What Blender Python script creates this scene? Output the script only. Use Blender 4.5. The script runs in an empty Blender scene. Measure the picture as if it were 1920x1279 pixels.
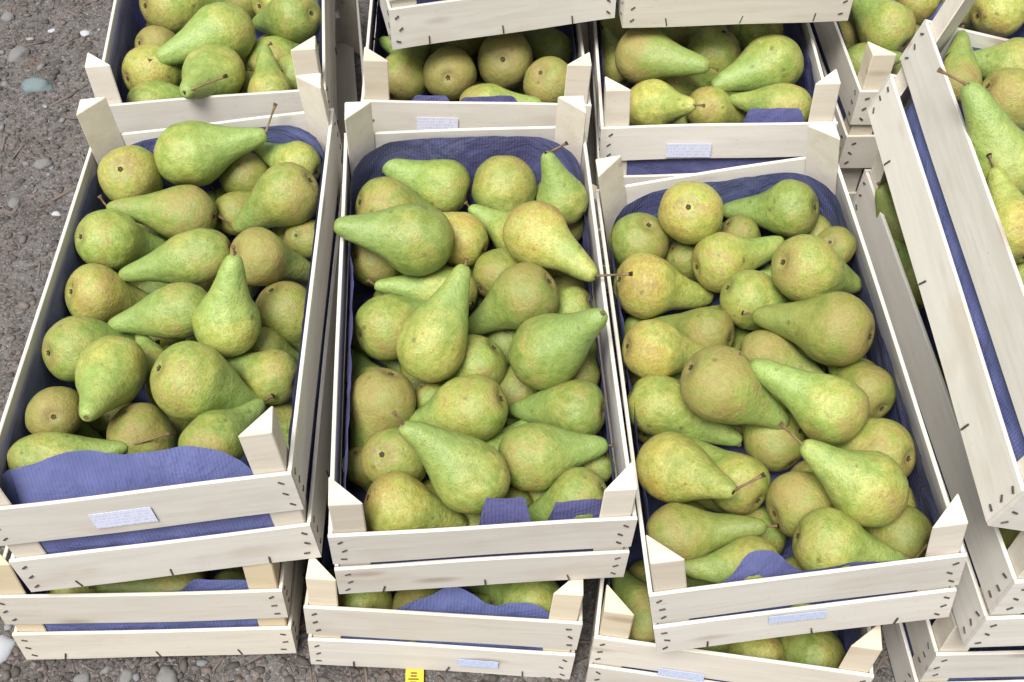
import bpy, math, random
import numpy as np
from mathutils import Matrix, Vector, noise as mnoise

R_ = random.Random(7)
scene = bpy.context.scene
col = scene.collection

# ------------------------------------------------------------------ camera
cam_d = bpy.data.cameras.new('camera')
cam = bpy.data.objects.new('camera', cam_d)
col.objects.link(cam)
cam_d.sensor_width = 36.0
cam_d.lens = 41.223
cam_d.clip_start = 0.02
cam_d.clip_end = 200
PITCH, ROLL, CAM_H = 0.86745, 0.01736, 1.286
_c, _s = math.cos(PITCH), math.sin(PITCH)
_r = Vector((1, 0, 0)); _u = Vector((0, _s, _c)); _f = Vector((0, _c, -_s))
_r2 = _r * math.cos(ROLL) + _u * math.sin(ROLL)
_u2 = -_r * math.sin(ROLL) + _u * math.cos(ROLL)
_m = Matrix((_r2, _u2, -_f)).transposed().to_4x4()
_m.translation = (0, 0, CAM_H)
cam.matrix_world = _m
scene.camera = cam

# ------------------------------------------------------------------ light
world = bpy.data.worlds.new('World')
scene.world = world
world.use_nodes = True
wn = world.node_tree.nodes; wl = world.node_tree.links
SUN_EL, SUN_AZ = math.radians(63), math.radians(205)
sky = wn.new('ShaderNodeTexSky')
sky.sky_type = 'NISHITA'; sky.sun_disc = False
sky.sun_elevation = SUN_EL; sky.sun_rotation = SUN_AZ
sky.air_density = 1.0; sky.dust_density = 4.0; sky.ozone_density = 1.0
hs = wn.new('ShaderNodeHueSaturation'); hs.inputs['Saturation'].default_value = 0.25
wl.new(sky.outputs[0], hs.inputs['Color'])
wl.new(hs.outputs[0], wn['Background'].inputs[0])
wn['Background'].inputs[1].default_value = 0.065
sun_d = bpy.data.lights.new('sun', 'SUN')
sun_d.energy = 2.5; sun_d.angle = math.radians(26); sun_d.color = (1.0, 0.985, 0.955)
sun = bpy.data.objects.new('sun', sun_d); col.objects.link(sun)
_d = Vector((math.sin(SUN_AZ) * math.cos(SUN_EL), math.cos(SUN_AZ) * math.cos(SUN_EL), math.sin(SUN_EL)))
sun.rotation_euler = _d.to_track_quat('Z', 'Y').to_euler()
sun.location = (0, 0, 6)
vs = scene.view_settings
vs.view_transform = 'Standard'; vs.look = 'None'; vs.gamma = 1.0; vs.use_curve_mapping = False
vs.exposure = 0.92
scene.render.filter_size = 1.7
scene.cycles.max_bounces = 5; scene.cycles.diffuse_bounces = 2

# ------------------------------------------------------------------ helpers
def tag(o, label=None, cat=None, group=None, kind=None):
    if label: o['label'] = label
    if cat: o['category'] = cat
    if group: o['group'] = group
    if kind: o['kind'] = kind
    return o

def mesh(name, verts, faces, mat=None, smooth=False):
    me = bpy.data.meshes.new(name)
    me.from_pydata([tuple(v) for v in verts], [], faces)
    if mat: me.materials.append(mat)
    if smooth: me.polygons.foreach_set('use_smooth', [True] * len(me.polygons))
    me.update()
    return me

def link(name, me, parent=None, m=None):
    o = bpy.data.objects.new(name, me)
    col.objects.link(o)
    if parent: o.parent = parent
    if m is not None: o.matrix_basis = m
    return o

class NT:
    """small node-building helper"""
    def __init__(s, name):
        s.mat = bpy.data.materials.new(name); s.mat.use_nodes = True
        s.t = s.mat.node_tree; s.b = s.t.nodes['Principled BSDF']
    def n(s, kind, **kw):
        nd = s.t.nodes.new(kind)
        for k, v in kw.items(): setattr(nd, k, v)
        return nd
    def put(s, sock, v):
        if hasattr(v, 'is_output') or isinstance(v, bpy.types.NodeSocket): s.t.links.new(v, sock)
        else: sock.default_value = v
    def math(s, op, a, b=0.0, c=None, clamp=False):
        nd = s.n('ShaderNodeMath', operation=op, use_clamp=clamp)
        s.put(nd.inputs[0], a); s.put(nd.inputs[1], b)
        if c is not None: s.put(nd.inputs[2], c)
        return nd.outputs[0]
    def mix(s, f, a, b, mode='MIX'):
        nd = s.n('ShaderNodeMixRGB', blend_type=mode)
        s.put(nd.inputs[0], f)
        s.put(nd.inputs[1], a if not isinstance(a, tuple) else (*a, 1)); s.put(nd.inputs[2], b if not isinstance(b, tuple) else (*b, 1))
        return nd.outputs[0]
    def noise(s, vec, scale, detail=3, rough=.5, col=False, dist=0):
        nd = s.n('ShaderNodeTexNoise'); s.put(nd.inputs['Vector'], vec)
        nd.inputs['Scale'].default_value = scale; nd.inputs['Detail'].default_value = detail
        nd.inputs['Roughness'].default_value = rough; nd.inputs['Distortion'].default_value = dist
        return nd.outputs['Color' if col else 'Fac']
    def ramp(s, v, lo, hi):
        nd = s.n('ShaderNodeMapRange', interpolation_type='SMOOTHSTEP'); s.put(nd.inputs[0], v)
        s.put(nd.inputs[1], lo); s.put(nd.inputs[2], hi)
        return nd.outputs[0]
    def coords(s, scale=(1, 1, 1), jitter=30.0):
        tc = s.n('ShaderNodeTexCoord'); oi = s.n('ShaderNodeObjectInfo')
        mp = s.n('ShaderNodeMapping'); mp.inputs['Scale'].default_value = scale
        off = s.n('ShaderNodeCombineXYZ')
        j = s.math('MULTIPLY', oi.outputs['Random'], jitter)
        s.put(off.inputs[0], j); s.put(off.inputs[1], s.math('MULTIPLY', j, 1.7)); s.put(off.inputs[2], s.math('MULTIPLY', j, .6))
        s.t.links.new(tc.outputs['Object'], mp.inputs[0]); s.t.links.new(off.outputs[0], mp.inputs['Location'])
        return mp.outputs[0], oi.outputs['Random'], tc.outputs['Object']
    def attr(s, name):
        nd = s.n('ShaderNodeAttribute', attribute_type='OBJECT', attribute_name=name)
        return nd.outputs['Fac']
    def bump(s, h, strength, dist):
        nd = s.n('ShaderNodeBump'); s.put(nd.inputs['Height'], h)
        nd.inputs['Strength'].default_value = strength; nd.inputs['Distance'].default_value = dist
        s.t.links.new(nd.outputs[0], s.b.inputs['Normal'])

# ------------------------------------------------------------------ materials
def mat_wood(name, base, streak, dark):
    t = NT(name)
    g, rnd, raw = t.coords((5, 55, 55))
    g2, _, _ = t.coords((14, 190, 190))
    g3, _, _ = t.coords((9, 16, 16))
    n1 = t.noise(g, 1.0, 4, .6, dist=.6); n2 = t.noise(g2, 1.0, 3, .6); n3 = t.noise(g3, 1.0, 3)
    c = t.mix(t.ramp(n1, .35, .7), base, streak)
    c = t.mix(t.math('MULTIPLY', t.ramp(n2, .55, .8), .28), c, dark)
    c = t.mix(t.math('MULTIPLY', t.ramp(n3, .56, .78), .34), c, (.50, .38, .25))
    kn, _, _ = t.coords((6, 22, 22))
    vo = t.n('ShaderNodeTexVoronoi'); t.put(vo.inputs['Vector'], kn); vo.inputs['Scale'].default_value = .8
    k = t.ramp(vo.outputs['Distance'], .16, .04)
    c = t.mix(t.math('MULTIPLY', k, .5), c, (.30, .19, .12))
    dn, _, _ = t.coords((4, 12, 12))
    c = t.mix(t.math('MULTIPLY', t.ramp(t.noise(dn, 1.0, 4, .65), .50, .72), .22), c, (.42, .37, .31))
    sp, _, _ = t.coords((160, 330, 330))
    c = t.mix(t.math('MULTIPLY', t.ramp(t.noise(sp, 1.0, 2), .68, .76), .30), c, (.34, .27, .20))
    tone = t.math('ADD', t.math('MULTIPLY', rnd, .18), .88)
    tn = t.n('ShaderNodeCombineXYZ')
    for i in range(3): t.put(tn.inputs[i], tone)
    tan = t.attr('tan')
    c = t.mix(tan, c, t.mix(1.0, c, (.96, .86, .66), 'MULTIPLY'))
    c = t.mix(1.0, c, tn.outputs[0], 'MULTIPLY')
    t.put(t.b.inputs['Base Color'], c); t.b.inputs['Roughness'].default_value = .72
    t.b.inputs['Specular IOR Level'].default_value = .25
    t.bump(t.math('ADD', t.math('MULTIPLY', n1, .6), n2), .35, .0006)
    return t.mat

M_WOOD = mat_wood('poplar_wood', (.71, .68, .62), (.645, .61, .545), (.45, .40, .33))
M_POST = mat_wood('poplar_block', (.72, .675, .595), (.655, .60, .515), (.46, .38, .29))

def mat_paper():
    t = NT('blue_liner_paper')
    uv = t.n('ShaderNodeUVMap').outputs[0]
    sep = t.n('ShaderNodeSeparateXYZ'); t.put(sep.inputs[0], uv)
    tc = t.n('ShaderNodeTexCoord').outputs['Object']
    n = t.noise(tc, 14, 4, .6); n2 = t.noise(tc, 60, 2)
    pur = t.attr('purple')
    blue = t.mix(t.ramp(n, .3, .7), (.110, .132, .285), (.150, .178, .37))
    purp = t.mix(t.ramp(n, .3, .7), (.090, .085, .195), (.125, .116, .255))
    c = t.mix(pur, blue, purp)
    n5 = t.noise(tc, 9, 5, .7, dist=1.2)
    c = t.mix(t.math('MULTIPLY', t.ramp(n5, .52, .70), .35), c, (.26, .30, .50))
    rib = t.math('SINE', t.math('MULTIPLY', sep.outputs[0], 1700.0))
    c = t.mix(t.math('MULTIPLY', t.math('ADD', t.math('MULTIPLY', rib, .5), .5), .20), c, (.10, .10, .28))
    t.put(t.b.inputs['Base Color'], c); t.b.inputs['Roughness'].default_value = .8
    t.b.inputs['Specular IOR Level'].default_value = .2
    t.bump(t.math('ADD', t.math('ADD', t.math('MULTIPLY', rib, .20), t.math('MULTIPLY', n2, 1.0)), t.math('MULTIPLY', n5, 7.0)), .7, .0012)
    return t.mat
M_PAPER = mat_paper()

def mat_pear():
    t = NT('pear_skin')
    v, rnd, raw = t.coords((1, 1, 1), 60)
    z = t.n('ShaderNodeSeparateXYZ'); t.put(z.inputs[0], raw); z = z.outputs[2]
    yel, rus, drk = t.attr('yellow'), t.attr('russet'), t.attr('dull')
    n1 = t.noise(v, 1.1, 3); n2 = t.noise(v, 3.4, 5, .65); n3 = t.noise(v, 9, 4, .7); n4 = t.noise(v, 21, 4, .75)
    neck = t.ramp(z, .1, 1.7)
    f = t.math('ADD', yel, t.math('MULTIPLY', t.math('SUBTRACT', n1, .5), 2.4))
    f = t.math('SUBTRACT', f, t.math('MULTIPLY', neck, .45), clamp=True)
    green = t.mix(t.ramp(n2, .3, .7), (.190, .262, .045), (.300, .385, .095))
    yellow = t.mix(t.ramp(n2, .3, .7), (.34, .335, .065), (.53, .495, .135))
    c = t.mix(f, green, yellow)
    c = t.mix(t.math('MULTIPLY', neck, t.math('SUBTRACT', .55, t.math('MULTIPLY', yel, .42), clamp=True)), c, (.265, .405, .125))
    # blush on golden fruit
    bl = t.math('MULTIPLY', t.ramp(yel, .7, 1.0), t.ramp(t.math('SUBTRACT', n1, t.math('MULTIPLY', neck, .3)), .45, .65))
    c = t.mix(t.math('MULTIPLY', bl, .45), c, (.52, .35, .07))
    c = t.mix(drk, c, (.185, .175, .035))
    pv = t.n('ShaderNodeCombineXYZ')
    for i in range(3): t.put(pv.inputs[i], t.math('ADD', .84, t.math('MULTIPLY', rnd, .26)))
    c = t.mix(1.0, c, pv.outputs[0], 'MULTIPLY')
    # russet
    rm = t.math('ADD', t.math('MULTIPLY', n2, .75), t.math('MULTIPLY', rus, .62))
    rm = t.math('ADD', rm, t.math('MULTIPLY', t.math('SUBTRACT', n1, .5), .9))
    rm = t.math('SUBTRACT', rm, t.math('MULTIPLY', t.ramp(z, -.5, 1.4), .36))
    rmask = t.ramp(t.math('ADD', rm, t.math('MULTIPLY', t.math('SUBTRACT', n3, .5), .75)), .46, .80)
    c = t.mix(t.math('MULTIPLY', rmask, t.math('ADD', .46, t.math('MULTIPLY', n1, .36))), c, t.mix(t.ramp(n4, .3, .7), (.200, .142, .045), (.335, .250, .088)))
    # fine russet net
    net = t.ramp(n4, .52, .64)
    c = t.mix(t.math('MULTIPLY', net, t.math('ADD', .24, t.math('MULTIPLY', rus, .45))), c, (.215, .165, .048))
    # lenticels
    vo = t.n('ShaderNodeTexVoronoi'); t.put(vo.inputs['Vector'], v); vo.inputs['Scale'].default_value = 12.0
    c = t.mix(t.math('MULTIPLY', t.ramp(vo.outputs['Distance'], .30, .12), .70), c, (.17, .15, .045))
    # bruises
    vb = t.n('ShaderNodeTexVoronoi'); t.put(vb.inputs['Vector'], v); vb.inputs['Scale'].default_value = 1.25
    br = t.ramp(t.math('ADD', vb.outputs['Distance'], t.math('MULTIPLY', n2, .34)), .30, .20)
    c = t.mix(t.math('MULTIPLY', br, .60), c, (.12, .085, .03))
    # scuffs: thin wandering scratches
    sc = t.math('ABSOLUTE', t.math('SUBTRACT', t.noise(v, 1.9, 2, .4, dist=.8), .5))
    scm = t.math('MULTIPLY', t.ramp(sc, .006, .001), t.ramp(n1, .56, .66))
    c = t.mix(t.math('MULTIPLY', scm, .6), c, (.12, .085, .035))
    # calyx end darkening is russet cork
    c = t.mix(t.math('MULTIPLY', t.ramp(z, -.86, -.94), .40), c, (.17, .12, .045))
    t.put(t.b.inputs['Base Color'], c)
    t.put(t.b.inputs['Roughness'], t.math('ADD', t.math('ADD', .30, t.math('MULTIPLY', n2, .16)), t.math('MULTIPLY', rmask, .25)))
    t.b.inputs['Specular IOR Level'].default_value = .50
    t.b.inputs['Subsurface Weight'].default_value = .06
    t.b.inputs['Subsurface Radius'].default_value = (.5, .4, .1)
    t.b.inputs['Subsurface Scale'].default_value = .01
    t.bump(t.math('ADD', t.math('ADD', n3, t.math('MULTIPLY', n4, .5)), t.math('MULTIPLY', n2, 2.2)), .42, .0022)
    return t.mat
M_PEAR = mat_pear()

def mat_plain(name, c1, c2, scale, rough=.8, bump=0, bd=.001):
    t = NT(name)
    v, rnd, raw = t.coords((1, 1, 1), 20)
    n = t.noise(v, scale, 4, .6)
    t.put(t.b.inputs['Base Color'], t.mix(t.ramp(n, .3, .7), c1, c2)); t.b.inputs['Roughness'].default_value = rough
    if bump: t.bump(n, bump, bd)
    return t.mat
M_STEM = mat_plain('pear_stem', (.10, .062, .028), (.22, .15, .065), 3, .7, .4)
M_CALYX = mat_plain('dry_calyx', (.045, .028, .014), (.10, .065, .03), 3, .9)
M_STAPLE = mat_plain('rusty_staple', (.035, .030, .028), (.10, .085, .075), 300, .6)
M_STONE = mat_plain('grey_stone', (.12, .115, .11), (.24, .235, .23), 60, .9, .5)
M_STONEB = mat_plain('blue_grey_stone', (.10, .135, .14), (.22, .27, .275), 60, .9, .5)
M_STONEP = mat_plain('pale_stone', (.33, .34, .36), (.50, .51, .54), 60, .9, .5)
M_STRAP = mat_plain('yellow_plastic', (.56, .38, .015), (.66, .46, .03), 30, .45)
M_TICK = mat_plain('black_print', (.03, .025, .01), (.05, .04, .02), 30, .6)

def mat_sticker():
    t = NT('printed_sticker')
    tc = t.n('ShaderNodeTexCoord').outputs['Object']
    sp = t.n('ShaderNodeSeparateXYZ'); t.put(sp.inputs[0], tc)
    rows = t.math('FRACT', t.math('MULTIPLY', sp.outputs[2], 210.0))
    rowm = t.math('MULTIPLY', t.ramp(rows, .25, .4), t.ramp(rows, .95, .8))
    mp = t.n('ShaderNodeMapping'); t.put(mp.inputs[0], tc); mp.inputs['Scale'].default_value = (520, 1, 105)
    ink = t.ramp(t.noise(mp.outputs[0], 1.0, 1), .46, .56)
    blue = t.attr('blueness')
    paper = t.mix(blue, (.74, .74, .84), (.56, .66, .90))
    m = t.math('MULTIPLY', t.math('MULTIPLY', rowm, ink), .38)
    t.put(t.b.inputs['Base Color'], t.mix(m, paper, (.32, .36, .62))); t.b.inputs['Roughness'].default_value = .45
    return t.mat
M_STICKER = mat_sticker()

def mat_gravel():
    t = NT('gravel_bits')
    at = t.n('ShaderNodeAttribute', attribute_name='shade').outputs['Fac']
    tc = t.n('ShaderNodeTexCoord').outputs['Object']
    n = t.noise(tc, 160, 3)
    cr = t.n('ShaderNodeValToRGB'); t.put(cr.inputs[0], at)
    e = cr.color_ramp.elements
    e[0].color = (.055, .045, .040, 1); e[1].color = (.40, .39, .38, 1); e[1].position = 1
    for p, c in ((.3, (.095, .082, .072, 1)), (.55, (.15, .13, .118, 1)), (.7, (.17, .125, .10, 1)), (.85, (.21, .22, .23, 1))):
        x = e.new(p); x.color = c
    t.put(t.b.inputs['Base Color'], t.mix(t.math('MULTIPLY', n, .5), cr.outputs[0], (.09, .08, .075))); t.b.inputs['Roughness'].default_value = .9
    return t.mat
M_GRAVEL = mat_gravel()

def mat_ground():
    t = NT('dirt_ground')
    tc = t.n('ShaderNodeTexCoord').outputs['Object']
    n1 = t.noise(tc, 2.2, 4, .6); n2 = t.noise(tc, 14, 6, .7); n3 = t.noise(tc, 75, 5, .75); n4 = t.noise(tc, 260, 3, .7)
    c = t.mix(t.ramp(n2, .3, .7), (.072, .062, .056), (.160, .146, .136))
    c = t.mix(t.ramp(n1, .45, .65), c, (.145, .132, .126))
    c = t.mix(t.math('MULTIPLY', t.ramp(n3, .48, .62), .8), c, (.045, .036, .032))
    c = t.mix(t.math('MULTIPLY', t.ramp(n4, .54, .66), .7), c, (.33, .30, .285))
    c = t.mix(t.math('MULTIPLY', t.ramp(t.noise(tc, 30, 3), .62, .72), .4), c, (.21, .12, .085))
    t.put(t.b.inputs['Base Color'], c); t.b.inputs['Roughness'].default_value = .93
    t.bump(t.math('ADD', n3, t.math('MULTIPLY', n4, .5)), .9, .006)
    return t.mat
M_GROUND = mat_ground()

# ------------------------------------------------------------------ ground
def hgt(x, y):
    return (0.009 * mnoise.noise(Vector((x * 3.1, y * 3.1, 0))) + 0.005 * mnoise.noise(Vector((x * 17, y * 17, 3)))
            + 0.0028 * mnoise.noise(Vector((x * 55, y * 55, 9)))) - 0.009

def axis(a, b, fine):
    mid = np.arange(a, b, fine)
    steps = np.cumsum(0.02 * 1.22 ** np.arange(34))
    return np.concatenate([(a - steps)[::-1], mid, b + steps])
gx = axis(-1.25, 0.9, .009); gy = axis(0.35, 2.2, .009)
gv = []
for y in gy:
    for x in gx:
        inside = -1.3 < x < 0.95 and 0.3 < y < 2.3
        gv.append((x, y, hgt(x, y) if inside else -0.009))
nx = len(gx)
gf = [(j * nx + i, j * nx + i + 1, (j + 1) * nx + i + 1, (j + 1) * nx + i) for j in range(len(gy) - 1) for i in range(nx - 1)]
gr = link('ground', mesh('ground', gv, gf, M_GROUND, True))
tag(gr, 'grey brown dirt and crushed stone ground', None, None, 'structure')

def rock_mesh(name, mat, seed, sub=2):
    import bmesh
    bm = bmesh.new(); bmesh.ops.create_icosphere(bm, subdivisions=sub, radius=1)
    for v in bm.verts:
        d = v.co.normalized()
        f = 1 + .30 * mnoise.noise(d * 1.3 + Vector((seed * 7.1, 0, 0))) + .14 * mnoise.noise(d * 3.7 + Vector((0, seed * 3.3, 0)))
        v.co = Vector((d.x * f * 1.15, d.y * f * .9, max(-.5, min(.62, d.z * f * .72))))
    me = bpy.data.meshes.new(name); bm.to_mesh(me); bm.free(); me.materials.append(mat)
    me.polygons.foreach_set('use_smooth', [sub > 2] * len(me.polygons))
    return me

# gravel: many small angular bits in one mesh
def gravel():
    rng = np.random.default_rng(11)
    import bmesh
    base = []
    for s in range(5):
        bm = bmesh.new(); bmesh.ops.create_icosphere(bm, subdivisions=1, radius=1)
        P = np.array([[c * (1 + .75 * mnoise.noise(v.co * 1.7 + Vector((s * 5, 0, 0)))) for c in v.co] for v in bm.verts])
        F = np.array([[v.index for v in f.verts] for f in bm.faces]); bm.free()
        base.append((P, F))
    V = []; F = []; S = []; off = 0
    zones = [(-1.2, -.42, .5, 2.1, 15000), (-.75, .75, .42, .64, 6500)]
    for x0, x1, y0, y1, n in zones:
        for k in range(n):
            x, y = rng.uniform(x0, x1), rng.uniform(y0, y1)
            r = min(.0016 + rng.exponential(.0013), .0085)
            P, Fc = base[k % 5]
            a = rng.uniform(0, 6.28); ca, sa = math.cos(a), math.sin(a)
            tw = k % 14 == 0
            Q = P * (np.array([r * rng.uniform(3, 7), r * .45, r * .4]) if tw else np.array([r * rng.uniform(.9, 1.6), r * rng.uniform(.7, 1), r * .55]))
            Q = np.stack([Q[:, 0] * ca - Q[:, 1] * sa + x, Q[:, 0] * sa + Q[:, 1] * ca + y, Q[:, 2] + hgt(x, y) + r * .05], 1)
            V.append(Q); F.append(Fc + off); off += len(P); S += [.69 if tw else rng.beta(1.1, 2.2)] * len(P)
    V = np.concatenate(V); F = np.concatenate(F)
    me = bpy.data.meshes.new('gravel')
    me.vertices.add(len(V)); me.vertices.foreach_set('co', V.ravel())
    me.loops.add(F.size); me.loops.foreach_set('vertex_index', F.ravel())
    me.polygons.add(len(F)); me.polygons.foreach_set('loop_start', np.arange(0, F.size, 3)); me.polygons.foreach_set('loop_total', np.full(len(F), 3))
    at = me.attributes.new('shade', 'FLOAT', 'POINT'); at.data.foreach_set('value', np.array(S, dtype=np.float32))
    me.update(); me.validate(); me.materials.append(M_GRAVEL)
    tag(link('gravel', me), 'loose crushed gravel scattered over the dirt', None, None, 'stuff')
gravel()

STONES = [(-.845, 1.669, .024, 'B', 'blue grey flat stone left of the back left crate, largest on the ground'),
 (-.906, 1.763, .020, 'G', 'rounded grey stone up and left of the blue grey one'),
 (-.803, 1.836, .0095, 'P', 'small whitish pebble near the rim of the back left crate'),
 (-.867, 1.843, .0065, 'P', 'tiny white pebble at the upper left'),
 (-.956, 1.874, .013, 'G', 'dull grey stone in the far upper left corner'),
 (-.778, 1.46, .014, 'G', 'grey stone beside the back post of the front left crate'),
 (-.80, 1.369, .012, 'G', 'half sunken grey stone at the left edge, mid height'),
 (-.725, 1.346, .007, 'P', 'pale pebble close to the left crate rim'),
 (-.597, .606, .017, 'P', 'bluish white chunk of stone left of the lowest left crate'),
 (-.393, .576, .013, 'G', 'grey stone in front of the lowest left crate'),
 (-.491, .574, .009, 'G', 'small dark grey stone by the corner of the lowest left crate'),
 (-.440, .577, .0095, 'G', 'small grey stone left of the larger grey one')]
for i, (x, y, r, k, lb) in enumerate(STONES):
    o = link('stone', rock_mesh('stone', {'B': M_STONEB, 'G': M_STONE, 'P': M_STONEP}[k], i + 1, 3))
    o.location = (x, y, hgt(x, y) + -r * .12); o.scale = (r, r, r); o.rotation_euler = (0, 0, i * 1.3)
    tag(o, lb, 'stone', 'loose stones on the dirt')

# ------------------------------------------------------------------ crates
W, L, HP, HB, PA, PB = 0.3, 0.5535, 0.1883, 0.1334, 0.0311, 0.0315
T = .0042
CR = {'B': (-0.0263, 0.597, 0.1862, 0.0955, 0.0627, 0.0151, 0.0243, -0.0087, -0.0493),
 'C': (0.2993, 0.5466, 0.1867, 0.0761, 0.0184, -0.1668, 0.0158, -0.0177, -0.0306),
 'A': (-0.3461, 0.6015, 0.189, 0.1145, -0.0162, -0.0743, 0.0758, 0.0115, 0.1584),
 'D': (-0.3933, 1.2163, 0.1844, 0.1231, -0.0184, -0.0242, -0.0032, -0.0032, 0.0656),
 'E': (-0.0563, 1.2123, 0.1884, 0.0497, -0.0315, 0.041, 0.0069, -0.0033, 0.0321),
 'F': (0.2648, 1.1759, 0.1916, 0.0093, -0.0209, -0.0428, 0.0055, 0.0019, 0.0193),
 'G': (0.6035, 1.2663, 0.189, 0.0496, -0.0013, 0.0008, -0.0001, 0.0001, 0.0039),
 'H': (0.5646, 0.5492, 0.3661, 0.017, 0.032, 0.2484, 0.0001, -0.0004, -0.021),
 'J': (0.6061, 0.5387, 0.1977, 0.0689, 0.016, 0.0253, -0.0004, 0.0, 0.0259),
 'K': (0.6032, 0.5602, 0.0, 0.05, -0.0, 0.0, 0.0, 0.0, 0.0),
 'M': (-0.076, 0.5856, 0.0002, -0.0168, -0.014, 0.0565, 0.0, -0.0005, 0.0101),
 'Q': (-0.3991, 0.5949, 0.0079, 0.0516, -0.0344, 0.0126, 0.0, 0.0312, 0.0499),
 'R': (0.2371, 0.5509, -0.0045, -0.123, 0.0053, 0.0202, 0.0095, -0.0158, -0.0202),
 'T': (-0.0157, 1.3024, 0.3725, 0.2466, 0.0023, -0.012, 0.0, -0.0029, -0.0056),
 'U': (0.2877, 1.3235, 0.3789, 0.0763, -0.0, -0.0067, 0.0, 0.0021, 0.0),
 'W': (-0.3513, 1.2283, 0.0, 0.1431, 0.0, 0.0, 0.0, 0.0, 0.0),
 'X': (-0.0503, 1.2243, 0.0, 0.0697, 0.0, 0.0, 0.0, 0.0, 0.0),
 'Y': (0.2528, 1.1879, 0.0, 0.0293, 0.0, 0.0, 0.0, 0.0, 0.0),
 'Z': (0.6095, 1.2783, 0.0, 0.0696, 0.0, 0.0, 0.0, 0.0, 0.0)}
GAP = dict(A=.030, D=.018, Q=.024, M=.014, B=.012, C=.012, R=.011, J=.011, K=.016, H=.021, G=.020, F=.027, E=.015, T=.012, U=.012)
NAME = dict(A='front left crate', B='middle front crate', C='right front crate', D='back left crate', E='back middle crate',
 F='back blue-sticker crate', G='far right back crate', H='leaning right crate', Q='lowest left crate', M='lowest middle crate',
 R='lowest right crate', J='crate under the leaning one')
CLABEL = dict(
 A='pale wooden pear crate at the front left with wide slots and a sticker',
 B='wooden pear crate in the middle of the front row, no sticker',
 C='wooden pear crate turned slightly, right of the middle in front, sticker on its lower board',
 D='wooden pear crate behind the front left one, beside the bare ground',
 E='wooden pear crate behind the middle one, sticker on its front board, another crate on top',
 F='wooden pear crate with blue sticker behind the right front one',
 G='wooden pear crate at the far back right, right of the one with blue sticker',
 H='tilted white wooden crate at the right edge showing its long slotted side',
 J='wooden crate beneath the tilted white one at the right edge',
 K='lowest wooden crate at the bottom right corner on the ground',
 M='lowest wooden crate under the middle front one, bunched paper in its opening',
 Q='lowest wooden crate under the front left one, no sticker',
 R='lowest wooden crate under the right front one with pale blue sticker',
 T='upper wooden crate at the top edge, slanted, without visible pears',
 U='upper wooden crate at the top edge right of the slanted one',
 W='bottom crate under the back left one, only its right side boards showing', X='bottom crate hidden under the back middle crate',
 Y='bottom crate glimpsed under the blue sticker crate at the back', Z='bottom crate glimpsed under the far back right crate')

plank_cache = {}
def plank_mesh(ln, wd, th, mat, var):
    key = (round(ln, 3), round(wd, 3), round(th, 4), mat.name, var)
    if key in plank_cache: return plank_cache[key]
    rr = random.Random(hash(key[:3]) + var * 17)
    n = 10; b = .0007
    V = []; F = []
    a1, a2, a3 = (rr.uniform(-1, 1) for _ in range(3)); ph = rr.uniform(0, 6)
    for i in range(n + 1):
        u = i / n; x = (u - .5) * ln
        wy = (a1 * .0011 * math.sin(math.pi * u) + a2 * .0004 * math.sin(6.28 * u + ph)) if ln > .2 else 0
        e1 = .0006 * math.sin(9 * u + ph) * (ln > .2); e2 = .0006 * math.cos(7 * u + 2 * ph) * (ln > .2)
        h, t = wd / 2, th / 2
        for (yy, zz) in ((-t + b, -h + e1), (t - b, -h + e1), (t, -h + b + e1), (t, h - b + e2), (t - b, h + e2), (-t + b, h + e2), (-t, h - b + e2), (-t, -h + b + e1)):
            V.append((x, yy + wy, zz))
    for i in range(n):
        for k in range(8):
            a = i * 8 + k; c = i * 8 + (k + 1) % 8
            F.append((a, a + 8, c + 8, c))
    F.append(tuple(range(8))[::1]); F.append(tuple(range(n * 8, n * 8 + 8))[::-1])
    me = mesh('plank', V, F, mat)
    plank_cache[key] = me
    return me

def frame_m(p, xdir, zdir):
    x = Vector(xdir).normalized(); z = Vector(zdir); y = z.cross(x).normalized(); z = x.cross(y).normalized()
    m = Matrix((x, y, z)).transposed().to_4x4(); m.translation = p
    return m

def add_plank(root, name, p0, p1, wd, th, up, mat, tan=0.0):
    p0, p1 = Vector(p0), Vector(p1)
    ln = (p1 - p0).length
    o = link(name, plank_mesh(ln, wd, th, mat, R_.randrange(3)), root, frame_m((p0 + p1) / 2, p1 - p0, up))
    o['tan'] = tan
    return o

def post_mesh(hp, sx, sy, tilt):
    """triangular corner post, right angle at the outer corner (0,0)"""
    b = .0012
    pts = [(b, 0), (PB - b, 0), (PB, b * .8), (b * .8, PA), (0, PA - b), (0, b)]
    V = []
    for z, s in ((0, 1), (hp - .0012, 1), (hp, .94)):
        for (x, y) in pts:
            cx, cy = PB * .3, PA * .3
            V.append(((cx + (x - cx) * s) * sx, (cy + (y - cy) * s) * sy, z + (tilt * y if z > 0 else 0)))
    n = 6; F = []
    for l in range(2):
        for i in range(n):
            j = (i + 1) % n; q = (l * n + i, l * n + j, (l + 1) * n + j, (l + 1) * n + i)
            F.append(q if sx * sy > 0 else q[::-1])
    top = tuple(range(2 * n, 3 * n)); bot = tuple(range(n))[::-1]
    F += [top if sx * sy > 0 else top[::-1], bot if sx * sy > 0 else bot[::-1]]
    return mesh('corner_post', V, F, M_POST)

def box_into(V, F, c, ex, ey, ez):
    o = len(V)
    for sx in (-1, 1):
        for sy in (-1, 1):
            for sz in (-1, 1): V.append(tuple(Vector(c) + ex * sx + ey * sy + ez * sz))
    for f in ((0, 1, 3, 2), (4, 6, 7, 5), (0, 4, 5, 1), (2, 3, 7, 6), (0, 2, 6, 4), (1, 5, 7, 3)): F.append(tuple(o + i for i in f))

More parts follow.
